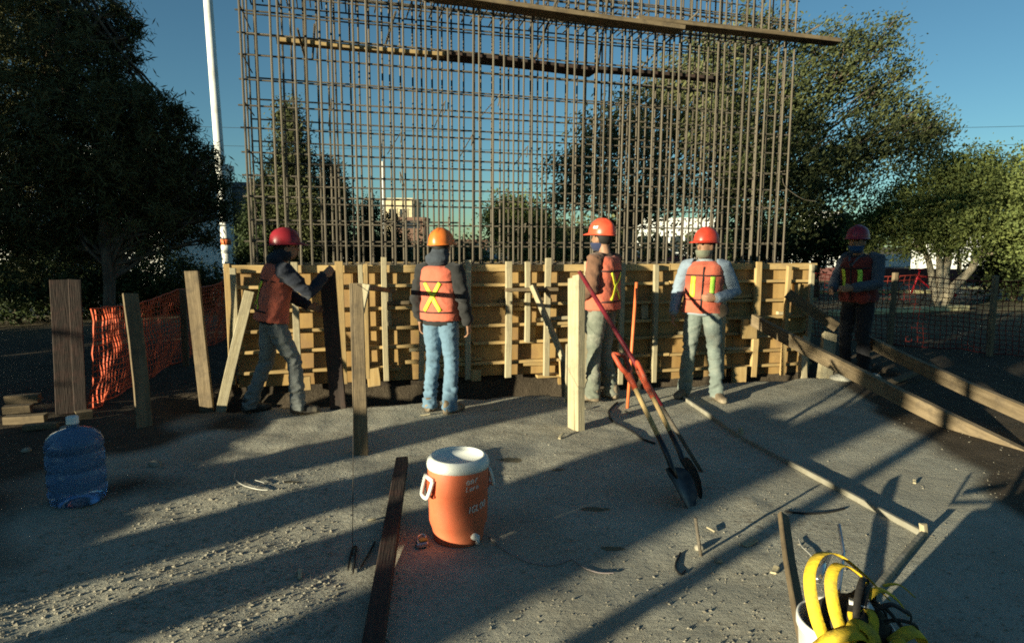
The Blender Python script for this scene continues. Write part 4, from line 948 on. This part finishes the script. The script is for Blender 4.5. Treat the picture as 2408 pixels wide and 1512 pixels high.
for k in range(3):
    me = MB().box((0, 0, 0.06), (4.5, 3.0, 6)[k], 0.25, 0.12).mesh('kerb', False, 0.01)
    p = G((2120, 2350, 2010)[k], (735, 680, 690)[k])
    props(put('kerb', me, mat('kerb_yellow', (0.62, 0.55, 0.30)) if k == 0 else MATS['kerb_yellow'], world=Matrix.Translation(p) @ Matrix.Rotation((0.35, 0.05, 0.1)[k], 4, 'Z')), kind='structure')  # all kerb pieces in one pale yellow
# far mast and wires
mx = X_(903, 55)
props(tube_obj('white_pole', [(mx, 55, 0), (mx, 55, Z_(903, 380, 55))], [0.13, 0.09], white_paint, n=10), 'far white pole standing by the tan building', 'pole')
mx = X_(1942, 38)
props(tube_obj('white_pole', [(mx, 38, 0), (mx, 38, Z_(1942, 572, 38))], [0.09, 0.09], white_paint, n=8), 'short far white pole behind the worker in the shade', 'pole')
poles = []
for k, x in enumerate((-46, 47)):
    p_ = thing('utility_pole', ['wooden utility pole beyond the left edge carrying wires', 'wooden utility pole beyond the right edge carrying wires'][k], 'utility pole', (x, 40, 0), group='utility poles')
    tube_obj('pole', [(x, 40, 0), (x, 40, 9.9)], [0.16, 0.11], bark, p_); timber('crossarm', (x, 39.2, 9.4), (x, 40.8, 9.4), 0.1, 0.1, wood_old, p_)
for k, dz in enumerate((0.0, 0.95)):
    pts = [(-46+93*i/16, 39.4+k, 9.45-dz-1.0*math.sin(math.pi*i/16)) for i in range(17)]
    props(tube_obj('power_line', pts, 0.012, black_m, n=4), ['upper thin wire crossing the sky behind the white mast', 'lower thin wire crossing the sky behind the white mast'][k], 'wire')

# ------------------------------------------------------------------ parked cars, bicycle
tyre = mat('tyre_rubber', (0.02, 0.02, 0.02), rough=0.9)
def car(label, x, y, rz, col):
    t = thing('parked_car', label, 'car', (x, y, 0.015), rz, group='cars parked along the far road')
    pm = mat('car_paint', col, tuple(c*.9 for c in col), 3, 0.3, spec=0.5)
    M = wmat(t)
    secs = []
    for (xx, zb, zt, w) in ((-2.1, .45, .62, .72), (-2.05, .32, .86, .80), (-1.3, .28, .95, .84), (0.4, .28, .95, .85), (1.2, .28, .90, .84), (2.0, .34, .72, .78), (2.12, .45, .58, .66)):
        secs.append(((xx, 0, (zb+zt)/2), (0, w, 0), (0, 0, (zt-zb)/2)))
    put('body', MB().loft(secs, 16, 5.0).mesh('body'), pm, t, local=True)
    secs = []
    for (z, xa, xb, w) in ((.90, -1.75, 1.15, .80), (1.2, -1.45, .55, .70), (1.42, -1.15, .1, .60), (1.45, -1.0, 0.0, .55)):
        secs.append((((xa+xb)/2, 0, z), ((xb-xa)/2, 0, 0), (0, w, 0)))
    put('cabin', MB().loft(secs, 20, 4.0).mesh('cabin'), glass, t, local=True)
    put('roof', MB().loft([((-.5, 0, 1.43), (.62, 0, 0), (0, .58, 0)), ((-.5, 0, 1.47), (.55, 0, 0), (0, .52, 0))], 16, 4).mesh('roof'), pm, t, local=True)
    for sx in (-1.3, 1.3):
        for sy in (-.78, .78):
            w = put('wheel', MB().lathe([(0.001, -.09), (.29, -.09), (.31, -.05), (.31, .05), (.29, .09), (0.001, .09)], 18).mesh('wheel'), tyre, t, local=True)
            w.matrix_basis = Matrix.Translation((sx, sy, .31)) @ Matrix.Rotation(math.pi/2, 4, 'X')
    for sy in (-.6, .6):
        put('tail_lamp', MB().box((-2.1, sy, .75), .06, .26, .16).mesh('tail_lamp', False), red_grip, t, local=True)
        put('headlight', MB().box((2.08, sy, .62), .06, .26, .13).mesh('headlight', False), white_paint, t, local=True)
for lb, px, Y, rz, col in (('red parked car behind the middle of the formwork', 1318, 43, 1.2, (.45, .02, .02)), ('white parked car left of the red one', 1262, 44, 1.3, (.7, .7, .7)), ('blue parked car right of the red one', 1372, 45, 1.15, (.06, .12, .3)), ('silver parked car behind the second worker', 1125, 46, .1, (.5, .5, .52)), ('dark parked car left of the silver one', 985, 46, .05, (.05, .06, .08)), ('white van like car at the left of the far row', 820, 47, .05, (.65, .65, .63)), ('maroon parked car before the white hall', 1560, 42, .2, (.2, .03, .03))):
    car(lb, X_(px, Y), Y, rz, col)
bp_ = G(2192, 722)
bi = thing('bicycle', 'red bicycle leaning by the yellow green tree', 'bicycle', bp_, 2.3)
def ring(c, R, r_, m=28):
    mb = MB(); pts = [(c[0]+R*math.cos(6.2832*i/m), c[1], c[2]+R*math.sin(6.2832*i/m)) for i in range(m+1)]
    return mb.tube(pts, r_, 6, False)
for xx in (-.52, .52):
    put('wheel', ring((xx, 0, .34), .32, .02).mesh('wheel'), tyre, bi, local=True)
    sp_ = MB()
    for k in range(10): sp_.tube([(xx, 0, .34), (xx+.31*math.cos(k*.628), 0, .34+.31*math.sin(k*.628))], .003, 4)
    put('spokes', sp_.mesh('spokes'), chrome, bi, local=True)
fr = MB()
for a_, c_ in (((-.52, 0, .34), (-.15, 0, .30)), ((-.15, 0, .30), (-.22, 0, .85)), ((-.22, 0, .80), (.36, 0, .82)), ((-.15, 0, .30), (.38, 0, .76)), ((-.52, 0, .34), (-.21, 0, .76)), ((.52, 0, .34), (.35, 0, .98))): fr.tube([a_, c_], .024, 8)
put('frame', fr.mesh('frame'), mat('red_frame', (.5, .02, .03), rough=.4), bi, local=True)
put('handlebar', MB().tube([(.30, -.32, 1.02), (.36, -.15, 1.0), (.36, .15, 1.0), (.30, .32, 1.02)], .022, 8).mesh('handlebar'), MATS['red_frame'], bi, local=True)
put('saddle', MB().ell((-.24, 0, .89), (.14, .07, .035)).mesh('saddle'), black_m, bi, local=True)

# ------------------------------------------------------------------ unseen casters placed up-sun, beyond the left edge, to shade the pad
def post_up(label, u, s0, w, h):  # unseen posts, each sized to cast one shadow band
    p = US(u, s0); props(timber('shade_post', p-Vector((0, 0, .2)), p+Vector((0, 0, h)), w, w, wood_old), label, 'post', 'shade posts added left of the camera')
post_up('broad added shade post standing well left of the camera', 3.69, -9.0, 0.35, 1.58)
post_up('slimmer added shade post standing in for a person', 2.98, -7.5, 0.27, 1.78)
post_up('thin added shade post standing left of the camera', 1.62, -5.0, 0.085, 2.4)
def up_tree(label, u, s0, tr, hb, blobs, seed, dens=9):  # unseen trees, placed by the shade they cast
    b = US(u, s0)
    bl_ = [(tuple(US(uu, s0+ss, zz)), rr) for uu, ss, zz, rr in blobs]
    tree('unseen_tree', label, b, bl_, lm_dark, bark, [(b-Vector((0, 0, .1)), b+Vector((0, 0, hb)), tr, tr*.9)], dens, 18, 0.16, 0.10, seed, group='trees left of the camera', shell=0.2)
post_up('stout added shade post left of the camera between two others', 4.55, -9.0, 0.40, 1.80)
post_up('tallest added shade post farthest left of the camera', 5.95, -9.0, 0.32, 3.1)
up_tree('broad tree left of the camera with a thick trunk', 2.2, -14, 0.34, 3.6, [(2.3, 0, 4.6, (.9, .9, 1.2)), (2.85, 0, 4.0, (.5, .6, 1.0)), (1.7, 0, 4.6, (.8, .8, 1.2)), (2.7, .3, 5.2, (.6, .7, .9))], 102, 14)
up_tree('dense tall tree left of the camera shading the pine', 9.2, -8, 0.3, 3.0, [(8.2, 0, 2.0, (.75, .9, 1.8)), (9.4, 0, 3.6, (1.3, 1.3, 2.6)), (10.2, 0, 3.6, (1.0, 1.1, 2.6)), (9.4, 0, 6.2, (1.3, 1.3, 1.6)), (8.5, 0, 4.6, (1.0, 1, 1.8)), (10.6, .3, 1.8, (.8, 1, 1.7)), (9.8, 0, 1.2, (1.4, 1, 1.1)), (8.2, 0, 1.0, (.7, .8, 1.0))], 103, 12)
up_tree('dense low tree at the far left beyond the picture', 13.2, -8, 0.2, 2.0, [(12.2, 0, 1.9, (1, 1, 1.9)), (13.4, 0, 2.0, (1.2, 1, 1.9)), (14.4, 0, 1.9, (1, 1, 1.8)), (13.0, 0, .8, (1.3, 1, .9))], 104, 10)
for k, (uu, lb) in enumerate(((18.6, 'added tall dense tree third from the camera on the far left'), (21.6, 'added tall dense tree fourth from the camera on the far left'), (24.8, 'added tall dense tree fifth from the camera on the far left'), (28.2, 'added tall dense tree sixth from the camera on the far left'))):
    up_tree(lb, uu, -10, 0.25, 3, [(uu, 0, 2.2, (1.6, 1.3, 2.2)), (uu+.6, 0, 4.6, (1.6, 1.3, 2.0)), (uu-.6, .3, 5.6, (1.4, 1.2, 1.8)), (uu+1.2, 0, 6.4, (1.1, 1, 1.5)), (uu, 0, .9, (1.7, 1, .9))], 107+k, 6)  # row added to shade the shrubs and white building at far left
gw0, gw1 = US(0.75, -3.6), US(-10.0, -3.6)  # unseen wall added for a crisp shadow edge and deeper shade
me = MB().box((0, 0, 1.6), (gw1-gw0).length, 0.2, 3.2).mesh('boundary_wall', False, 0.01)
props(put('boundary_wall', me, concrete, world=Matrix.Translation((gw0+gw1)/2) @ Matrix.Rotation(math.atan2((gw1-gw0).y, (gw1-gw0).x), 4, 'Z')), 'tall unseen concrete wall added behind the camera to cast shade', 'wall')
for k, (uu, ss) in enumerate(((-1.4, -6.5), (-5, -6.8), (-9, -6.5))):  # trees added to block the sky glow behind the camera
    up_tree(['added leafy tree nearest behind the concrete wall', 'added leafy tree in the middle behind the concrete wall', 'added leafy tree farthest along behind the concrete wall'][k], uu, ss, 0.22, 4, [(uu, 0, 4.6, (1.6, 1.6, 1.6)), (uu-.8, .2, 6.4, (1.5, 1.4, 1.4)), (uu+.7, 0, 6.0, (1.4, 1.3, 1.5)), (uu-1.6, 0, 4.4, (1.3, 1.2, 1.4))], 115+k, 5)

# ------------------------------------------------------------------ people
skin_m = mat('skin', (0.34, 0.19, 0.12), (0.28, 0.15, 0.09), 12, 0.55, 0.05, 60)
boot_m = mat('work_boots', (0.22, 0.17, 0.11), (0.12, 0.09, 0.06), 9, 0.8, 0.2, 40, dirt=(0.34, 0.29, 0.21), dirt_scale=9)
boot_d = mat('dark_boots', (0.05, 0.045, 0.04), (0.03, 0.028, 0.025), 9, 0.7, 0.2, 40, dirt=(0.25, 0.21, 0.15), dirt_scale=9)
trim_m = mat('black_trim', (0.03, 0.025, 0.025), rough=0.8)
stripe_y = mat('yellow_stripe', (0.75, 0.80, 0.08), (0.68, 0.70, 0.05), 20, 0.5)
stripe_g = mat('lime_stripe', (0.45, 0.80, 0.10), (0.40, 0.70, 0.06), 20, 0.5)
eye_m = mat('eye', (0.02, 0.015, 0.01), rough=0.2)
def cloth(name, c, dirt=None, sc_=5):
    return mat(name, c, tuple(x*0.72 for x in c), sc_, 0.9, 0.35, 26, dirt=dirt, dirt_scale=5, sheen=0.1)
vest_o = cloth('orange_vest', (0.62, 0.145, 0.085), (0.42, 0.12, 0.075)); vest_r = cloth('red_vest', (0.46, 0.05, 0.04)); vest_shaded = cloth('shaded_red_vest', (0.14, 0.025, 0.02))  # the darkest vest carries shade in its red
def remesh(mb, voxel, smooth=3, name='cloth'):
    me = mb.mesh(name); o = bpy.data.objects.new('tmp', me); COL.objects.link(o)
    m = o.modifiers.new('r', 'REMESH'); m.mode = 'VOXEL'; m.voxel_size = voxel
    if smooth: s_ = o.modifiers.new('s', 'SMOOTH'); s_.factor = 0.5; s_.iterations = smooth
    dg = bpy.context.evaluated_depsgraph_get(); out = bpy.data.meshes.new_from_object(o.evaluated_get(dg)); out.name = name
    bpy.data.objects.remove(o); bpy.data.meshes.remove(me); out.shade_smooth(); return out
def wrinkle(me, amp, seed, sx=9, sz=22, zfun=None):
    nrm = [v.normal.copy() for v in me.vertices]
    for v, n_ in zip(me.vertices, nrm):
        c = v.co; q = Vector((c.x*sx+c.z*5, c.y*sx-c.z*4, c.z*sz+seed*7))
        w = noise.noise(q)+0.5*noise.noise(q*2.1)
        w = 0.4-abs(w)*1.6                                       # ridged: creases rather than bumps
        k = amp*(zfun(c) if zfun else 1)
        v.co = c+n_*w*k
    me.update()
def person(label, pos, heading, s=1.0, pose=None, trousers=(.3, .3, .3), jacket=(.05, .05, .05), sleeve=None, vest='o', hat=(.75, .09, .03), mask=None, hood=None, hair=(.02, .017, .015), boots=None, vback=True, vfront=False, gloves=None, yaw=0.0, sticker=False, pouch=None, dirt=None, hem=None):
    hx, hy = heading; t = thing('person', label, 'person', pos, math.atan2(-hx, hy), 'workers in hard hats')
    t.scale = (s, s, s)
    J = dict(pel=(0, 0, .95), che=(0, .0, 1.27), nec=(0, -.01, 1.46), hea=(0, .03, 1.615), shL=(-.185, -.01, 1.41), shR=(.185, -.01, 1.41), elL=(-.25, -.04, 1.13), elR=(.25, -.04, 1.13), wrL=(-.265, .05, .885), wrR=(.265, .05, .885),
             hdL=(0, .25, -1), hdR=(0, .25, -1), hpL=(-.09, 0, .91), hpR=(.09, 0, .91), knL=(-.105, .03, .50), knR=(.105, .03, .50), anL=(-.115, -.03, .09), anR=(.115, -.03, .09), toL=-0.2, toR=0.2)
    J.update(pose or {})
    J = {k: (Vector(v) if hasattr(v, '__len__') else v) for k, v in J.items()}
    pel, che, nec, hea = J['pel'], J['che'], J['nec'], J['hea']
    shr = (J['shR']-J['shL']).normalized(); hpr = (J['hpR']-J['hpL']).normalized()
    def spine(u):
        return (1-u)**2*pel+2*u*(1-u)*(che*2-(pel+nec)*0.5)+u*u*nec if u >= 0 else pel+(pel-che).normalized()*(-u)*0.5
    def secs(spec, add=0.0):
        out = []
        for u, hw, hd, fy in spec:
            r_ = hpr.lerp(shr, min(max(u, 0), 1)).normalized(); up = (spine(u+.02)-spine(u-.02)).normalized() if u > 0 else (che-pel).normalized()
            f_ = up.cross(r_).normalized(); out.append((spine(u)+f_*fy, r_*(hw+add), f_*(hd+add)))
        return out
    # head frame
    hf = Vector((math.sin(yaw), math.cos(yaw), 0.0)); hu = Vector((0, 0, 1)); hr = hf.cross(hu).normalized(); hu = hr.cross(hf).normalized()
    HM = Matrix((hr, hf, hu)).transposed()
    h = lambda x, y, z: hea+HM @ Vector((x, y, z))
    bm_ = MB()
    bm_.ell(hea, (.076, .096, .112), 20, 12, HM).ell(h(0, .028, -.055), (.058, .066, .062), 16, 8, HM)
    bm_.tube([h(0, .088, .02), h(0, .112, -.022), h(0, .098, -.034)], [.011, .016, .012], 8)
    for sg in (-1, 1): bm_.ell(h(sg*.078, -.005, -.015), (.011, .024, .033), 10, 6, HM)
    bm_.tube([h(0, .07, .04), h(-.04, .062, .036)], .012, 8).tube([h(0, .07, .04), h(.04, .062, .036)], .012, 8)
    bm_.tube([h(-.022, .092, -.062), h(.022, .092, -.062)], .010, 8)
    bm_.tube([h(0, -.018, -.05), nec+Vector((0, 0, .02)), nec-Vector((0, 0, .06))], [.056, .056, .07], 12)
    bm_.loft(secs([(0.0, .14, .095, 0), (.3, .13, .09, 0), (.6, .145, .10, 0), (.85, .15, .085, 0), (1.0, .06, .055, 0)]), 16)
    for sd in ('L', 'R'):
        bm_.tube([J['sh'+sd]*.9+che*.1, J['el'+sd], J['wr'+sd]], [.05, .042, .029], 10)
        bm_.tube([J['hp'+sd], J['kn'+sd], J['an'+sd], J['an'+sd]-Vector((0, 0, .06))], [.055, .042, .032, .03], 10)
        wr = J['wr'+sd]; d = J['hd'+sd].normalized(); sg = 1 if sd == 'R' else -1
        fa = (wr-J['el'+sd]).normalized()
        pn = Vector((-sg, 0, 0)); pn = (pn-d*pn.dot(d)).normalized()
        if pn.length < .1: pn = Vector((0, 1, 0))
        sd_ = d.cross(pn).normalized()
        bm_.loft([(wr-d*.02, sd_*.026, pn*.022), (wr+d*.03, sd_*.037, pn*.017), (wr+d*.085, sd_*.041, pn*.015), (wr+d*.10, sd_*.036, pn*.012)], 10)
        for i, (o_, L_) in enumerate(((-.031, .068), (-.0105, .078), (.0105, .074), (.031, .058))):
            b0 = wr+d*.088+sd_*o_; b1 = b0+(d*.85+pn*.45)*L_*.55; b2 = b1+(d*.35+pn*.9)*L_*.55
            bm_.tube([b0-d*.03, b0, b1, b2], [.0095, .0095, .009, .0075], 7)
        fr_ = Vector((0, 1, 0)); ts = sd_ if sd_.dot(fr_) > 0 else -sd_
        bm_.tube([wr+d*.02+ts*.02, wr+d*.045+ts*.045+pn*.012, wr+d*.085+ts*.05+pn*.028], [.014, .0115, .009], 7)
    body = remesh(bm_, 0.0085, 2, 'body')
    put('body', body, skin_m, t, local=True)
    for sg in (-1, 1): put('eye', MB().ell(h(sg*.030, .084, .012), (.013, .010, .009), 8, 6, HM).mesh('eye'), eye_m, t, local=True)
    # trousers
    tb_ = MB().loft(secs([(-.12, .135, .10, 0), (-.02, .172, .122, -.005), (.10, .168, .118, 0), (.22, .155, .11, 0)]), 18)
    for sd in ('L', 'R'):
        hp, kn, an = J['hp'+sd], J['kn'+sd], J['an'+sd]
        fk = Vector((0, .006, 0))
        tb_.tube([hp+Vector((0, 0, .03)), hp.lerp(kn, .35), hp.lerp(kn, .8), kn, kn.lerp(an, .35), kn.lerp(an, .8), an+Vector((0, 0, -.02)), an-Vector((0, 0, .05))], [.096, .094, .076, .069, .070, .068, .074, .071], 16)
    tme = remesh(tb_, .011, 2, 'trousers')
    wrinkle(tme, .014, 1+pos[0], 6, 11, lambda c: 1.9 if c.z < .30 else (1.35 if .42 < c.z < .62 else (1.1 if c.z > .82 else .75)))
    put('trousers', tme, cloth('trousers_cloth', trousers, dirt), t, local=True)
    # boots
    for sd in ('L', 'R'):
        an = J['an'+sd]; ta = J['to'+sd]; f_ = Vector((math.sin(ta), math.cos(ta), 0)); r_ = Vector((f_.y, -f_.x, 0)); z0 = an.z-.09
        P_ = lambda y, z: Vector((an.x, an.y, z0))+f_*y+Vector((0, 0, z))
        bo = MB().loft([(P_(-.075, .045), r_*.028, Vector((0, 0, .036))), (P_(-.05, .05), r_*.042, Vector((0, 0, .048))), (P_(.04, .052), r_*.043, Vector((0, 0, .050))), (P_(.12, .040), r_*.052, Vector((0, 0, .038))), (P_(.18, .034), r_*.046, Vector((0, 0, .032))), (P_(.205, .028), r_*.022, Vector((0, 0, .02)))], 12, 2.6)
        bo.tube([P_(-.02, .05), P_(-.02, .15)], [.05, .052], 12)
        put('boot', remesh(bo, .009, 1, 'boot'), boots or boot_m, t, local=True)
    # jacket, sleeves
    jb_ = MB().loft(secs([(-.10 if hem is None else hem, .186, .132, 0), (.0, .186, .132, 0), (.2, .176, .126, 0), (.45, .182, .132, 0), (.68, .192, .134, 0), (.84, .178, .115, -.005), (.93, .125, .088, -.01), (1.0, .082, .076, 0), (1.05, .076, .074, .005)]), 22)
    sb_ = MB() if sleeve else jb_
    for sd in ('L', 'R'):
        sh, el, wr = J['sh'+sd], J['el'+sd], J['wr'+sd]
        sb_.tube([sh*.75+Vector((0, sh.y, nec.z-.06))*.25 if False else sh.lerp(che+Vector((0, 0, .12)), .35), sh, sh.lerp(el, .5), el, el.lerp(wr, .45), el.lerp(wr, .92), wr+(wr-el).normalized()*.004], [.085, .080, .072, .066, .060, .054, .050], 14)
    jme = remesh(jb_, .011, 2, 'jacket'); wrinkle(jme, .013, 3+pos[1], 6, 10, lambda c: 1.5 if abs(c.x) > .2 else .8)
    put('jacket', jme, cloth('jacket_cloth', jacket), t, local=True)
    if sleeve:
        sme = remesh(sb_, .013, 3, 'sleeves'); wrinkle(sme, .009, 5, 9, 16); put('sleeves', sme, cloth('sleeve_cloth', sleeve), t, local=True)
    # vest: front and back panels following the chest, open arm holes
    vspec = [(-.06, .212, .160, 0), (.08, .202, .152, 0), (.35, .193, .146, 0), (.55, .193, .150, 0), (.70, .182, .152, 0), (.82, .174, .138, -.004), (.91, .150, .113, -.01), (.97, .105, .095, -.005)]
    vm = MB().loft(secs(vspec), 28, 2.5)
    vme = remesh(vm, .012, 3, 'vest'); wrinkle(vme, .011, 9+pos[0], 6, 7)
    vo = put('vest', vme, {'o': vest_o, 'r': vest_r, 'd': vest_shaded}[vest], t, local=True)
    bvh = BVHTree.FromPolygons([v.co.copy() for v in vme.vertices], [list(p.vertices) for p in vme.polygons])
    cr_ = shr; cu_ = (nec-pel).normalized(); cf_ = cu_.cross(cr_).normalized()
    def strip(poly, w, m, sgn, nm, lift=.005):
        P = []
        for (x0, z0), (x1, z1) in zip(poly[:-1], poly[1:]):
            for i in range(9): P.append((x0+(x1-x0)*i/8, z0+(z1-z0)*i/8))
        vs = []; fs = []
        for i, (x, z) in enumerate(P):
            a_ = P[min(i+1, len(P)-1)]; b_2 = P[max(i-1, 0)]; d = Vector((a_[0]-b_2[0], a_[1]-b_2[1])).normalized(); q = Vector((-d.y, d.x))*w/2
            row = []
            for k in (-1, 1):
                o_ = pel+cr_*(x+q.x*k)+cu_*(z+q.y*k-.95)+cf_*sgn*.5
                hit, n_, _, _ = bvh.ray_cast(o_, -cf_*sgn)
                if hit is None: row = None; break
                row.append(hit+n_*lift)
            if row is None: continue
            vs.append(row)
        if len(vs) < 2: return
        pts = []; 
        for a_, b_2 in vs: pts += [a_, b_2]
        for k in range(len(vs)-1): fs.append((2*k, 2*k+1, 2*k+3, 2*k+2))
        me = MB().add(pts, fs).mesh(nm); put(nm, me, m, vo, local=True)
        bmx = bmesh.new(); bmx.from_mesh(me); bmesh.ops.solidify(bmx, geom=list(bmx.faces), thickness=.002); bmx.to_mesh(me); bmx.free()
    if vback:
        strip([(-.085, 1.29), (.085, 1.02)], .036, stripe_y, -1, 'reflective_stripe', .006); strip([(.085, 1.29), (-.085, 1.02)], .036, stripe_y, -1, 'reflective_stripe', .008)
        strip([(-.18, 1.30), (.18, 1.30)], .014, trim_m, -1, 'trim', .009); strip([(-.18, 1.005), (.18, 1.005)], .014, trim_m, -1, 'trim', .009)
    if vfront:
        strip([(-.095, 1.30), (-.095, 1.09)], .045, stripe_g, 1, 'reflective_stripe', .006); strip([(.095, 1.30), (.095, 1.09)], .045, stripe_y, 1, 'reflective_stripe', .006)
        strip([(-.17, 1.31), (.17, 1.31)], .014, trim_m, 1, 'trim', .009); strip([(-.18, 1.06), (.18, 1.06)], .014, trim_m, 1, 'trim', .009); strip([(0, 1.40), (0, .95)], .014, trim_m, 1, 'trim', .010)
        put('collar', MB().tube(catmull([nec+Vector((-.07, .04, .0)), nec+Vector((-.045, .09, -.04)), nec+Vector((0, .125, -.12)), nec+Vector((.045, .09, -.04)), nec+Vector((.07, .04, .0))], 4), .014, 8).mesh('collar'), cloth('shirt_cloth', sleeve or (.5, .5, .5)), t, local=True)
    # hard hat
    hm = mat('hard_hat_shell', hat, tuple(x*.85 for x in hat), 6, 0.35, 0.02, spec=0.45, dirt=tuple(x*.6 for x in hat), dirt_scale=9)
    tilt = Matrix.Rotation(math.radians(3), 3, 'X')
    HT = HM @ tilt
    vs = []; n_ = 40; prof = [(1.0, .0), (1.0, .02), (.97, .045), (.90, .075), (.78, .103), (.6, .124), (.38, .138), (.15, .144), (.001, .145)]
    hb2 = MB()
    for f_, z in prof:
        for i in range(n_):
            a_ = 2*math.pi*i/n_; rid = 1+(.035 if abs(math.sin(a_*1)) > .93 and False else 0)
            vs.append(h(0, 0, 0)+HT @ Vector((math.cos(a_)*.118*f_, math.sin(a_)*.143*f_-.004, .044+z+(.008 if abs(math.cos(a_))*f_ < .16 and z > .05 else 0))))
    fs = [(k*n_+i, k*n_+(i+1) % n_, (k+1)*n_+(i+1) % n_, (k+1)*n_+i) for k in range(len(prof)-1) for i in range(n_)]
    ho = put('hard_hat', hb2.add(vs, fs).mesh('hard_hat'), hm, t, local=True)
    vs = []; 
    for lay in (0, 1):
        for ringi in (0, 1):
            for i in range(n_):
                a_ = 2*math.pi*i/n_; fwd = max(0, math.sin(a_)); e = (.012+.062*fwd**2.2)*ringi
                vs.append(h(0, 0, 0)+HT @ Vector((math.cos(a_)*(.116+e*.75), math.sin(a_)*(.141+e)-.004, .048-.012*ringi*(1+fwd)-lay*.005)))
    fs = []
    for i in range(n_):
        j = (i+1) % n_
        fs += [(i, j, n_+j, n_+i), (2*n_+i, 3*n_+i, 3*n_+j, 2*n_+j), (n_+i, n_+j, 3*n_+j, 3*n_+i)]
    put('brim', MB().add(vs, fs).mesh('brim'), hm, ho, local=True)
    if sticker:
        for sg in (-1, 1):
            put('sticker', MB().box(hea+HT @ Vector((sg*.110, -.01, .105)), .003, .055, .032, (HT @ Matrix.Rotation(sg*math.radians(-26), 3, 'Y'))).mesh('sticker', False, .001), white_paint, ho, local=True)
    put('hair', MB().ell(h(0, -.018, .012), (.083, .094, .100), 16, 10, HM).mesh('hair'), mat('hair_dark', hair, rough=.7), t, local=True)
    if mask:
        mm = MB().loft([(h(0, .022, -.125), HM @ Vector((.050, 0, 0)), HM @ Vector((0, .066, 0))), (h(0, .026, -.09), HM @ Vector((.070, 0, 0)), HM @ Vector((0, .082, 0))), (h(0, .026, -.06), HM @ Vector((.079, 0, 0)), HM @ Vector((0, .088, 0))), (h(0, .024, -.045), HM @ Vector((.081, 0, 0)), HM @ Vector((0, .092, 0)))], 24, 2.2)
        put('face_mask', mm.mesh('face_mask'), cloth('mask_cloth', mask), t, local=True)
    if hood:
        hd = MB().ell(nec+Vector((0, -.055, .045)), (.125, .085, .075), 16, 8).ell(h(0, -.03, -.055), (.094, .092, .085), 16, 8, HM)
        hme = remesh(hd, .012, 3, 'hood'); wrinkle(hme, .008, 4, 9, 16); put('hood', hme, cloth('hood_cloth', hood), t, local=True)
    if gloves:
        for sd in ('L', 'R'): put('glove_cuff', MB().tube([J['wr'+sd]-(J['wr'+sd]-J['el'+sd]).normalized()*.05, J['wr'+sd]+J['hd'+sd].normalized()*.02], [.047, .036], 12).mesh('glove_cuff'), cloth('glove_cloth', gloves), t, local=True)
    if pouch:
        po = MB().ell(pel+Vector((pouch[0], pouch[1], pouch[2])), (.09, .07, .08), 14, 8)
        put('tool_pouch', remesh(po, .012, 1, 'tool_pouch'), cloth('pouch_cloth', pouch[3]), t, local=True)
    return t
def feet(*q):
    p = G(*q); p.z = 0.002; return p
person('worker in dark jacket reaching out to hold the tall dark board', feet(655, 970), (.9, .43), 0.985,
       dict(pel=(0, -.03, .93), che=(0, .03, 1.26), nec=(0, .08, 1.44), hea=(0, .13, 1.60), shL=(-.18, .06, 1.39), shR=(.18, .09, 1.39), elR=(.22, .30, 1.17), wrR=(.06, .46, 1.33), hdR=(-.2, .7, .6), elL=(-.23, .16, 1.13), wrL=(-.15, .34, 1.02), hdL=(.1, .9, -.3),
            hpL=(-.09, -.03, .90), hpR=(.09, -.02, .90), knL=(-.12, -.08, .49), knR=(.11, .16, .49), anL=(-.12, -.25, .09), anR=(.12, .17, .09)),
       (.20, .21, .20), (.020, .024, .036), None, 'o', (.26, .018, .025), hood=(.022, .028, .04), boots=boot_d)  # trousers darkened in place of shade on his legs
person('worker seen from behind in blue jeans and black jacket', feet(1038, 968), (.42, .91), 0.98, dict(elR=(.265, -.03, 1.13), wrR=(.275, .06, .89)),
       (.135, .225, .31), (.026, .026, .026), None, 'o', (.80, .20, .035), hood=(.05, .06, .075), hem=-.16)
person('worker in brown jacket facing left behind the thick pale post', feet(1412, 940), (-.78, .62), 1.045, dict(elL=(-.25, -.02, 1.13), wrL=(-.18, .20, 1.02), hdL=(.3, 1, -.1), elR=(.25, .02, 1.13), wrR=(.16, .24, 1.06), hdR=(-.3, 1, 0), anL=(-.12, .02, .09), anR=(.12, -.06, .09)),
       (.17, .185, .145), (.175, .09, .055), None, 'o', (.78, .10, .045), mask=(.03, .04, .09), sticker=True, yaw=.15, dirt=(.26, .25, .205))
person('worker facing the camera with grey face mask and pale trousers', feet(1645, 936), (-.34, -.94), 1.0, dict(pel=(.02, 0, .95), elL=(-.31, -.05, 1.14), wrL=(-.13, .19, 1.09), hdL=(1, .25, -.05), elR=(.27, -.04, 1.14), wrR=(.30, .07, .90), hdR=(0, .3, -1), anL=(-.17, .02, .09), anR=(.16, -.02, .09), knL=(-.135, .04, .50), knR=(.13, .03, .50), toL=-.45, toR=.35),
       (.185, .22, .195), (.30, .35, .38), (.24, .30, .37), 'o', (.62, .06, .03), mask=(.17, .18, .13), vback=False, vfront=True, yaw=.65, dirt=(.26, .25, .205), pouch=(-.19, .02, .0, (.06, .045, .03)), gloves=(.3, .3, .3))
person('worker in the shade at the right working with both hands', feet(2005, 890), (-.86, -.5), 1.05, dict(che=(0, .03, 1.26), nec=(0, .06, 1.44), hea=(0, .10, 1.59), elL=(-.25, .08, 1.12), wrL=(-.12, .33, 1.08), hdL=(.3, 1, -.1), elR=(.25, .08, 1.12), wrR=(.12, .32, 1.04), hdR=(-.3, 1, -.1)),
       (.018, .018, .022), (.02, .022, .026), (.07, .085, .11), 'd', (.28, .02, .035), mask=(.02, .07, .17), vfront=True, boots=boot_d, pouch=(-.12, .13, .02, (.25, .04, .03)), yaw=-.2)  # clothes lowered in colour to put his shade into them
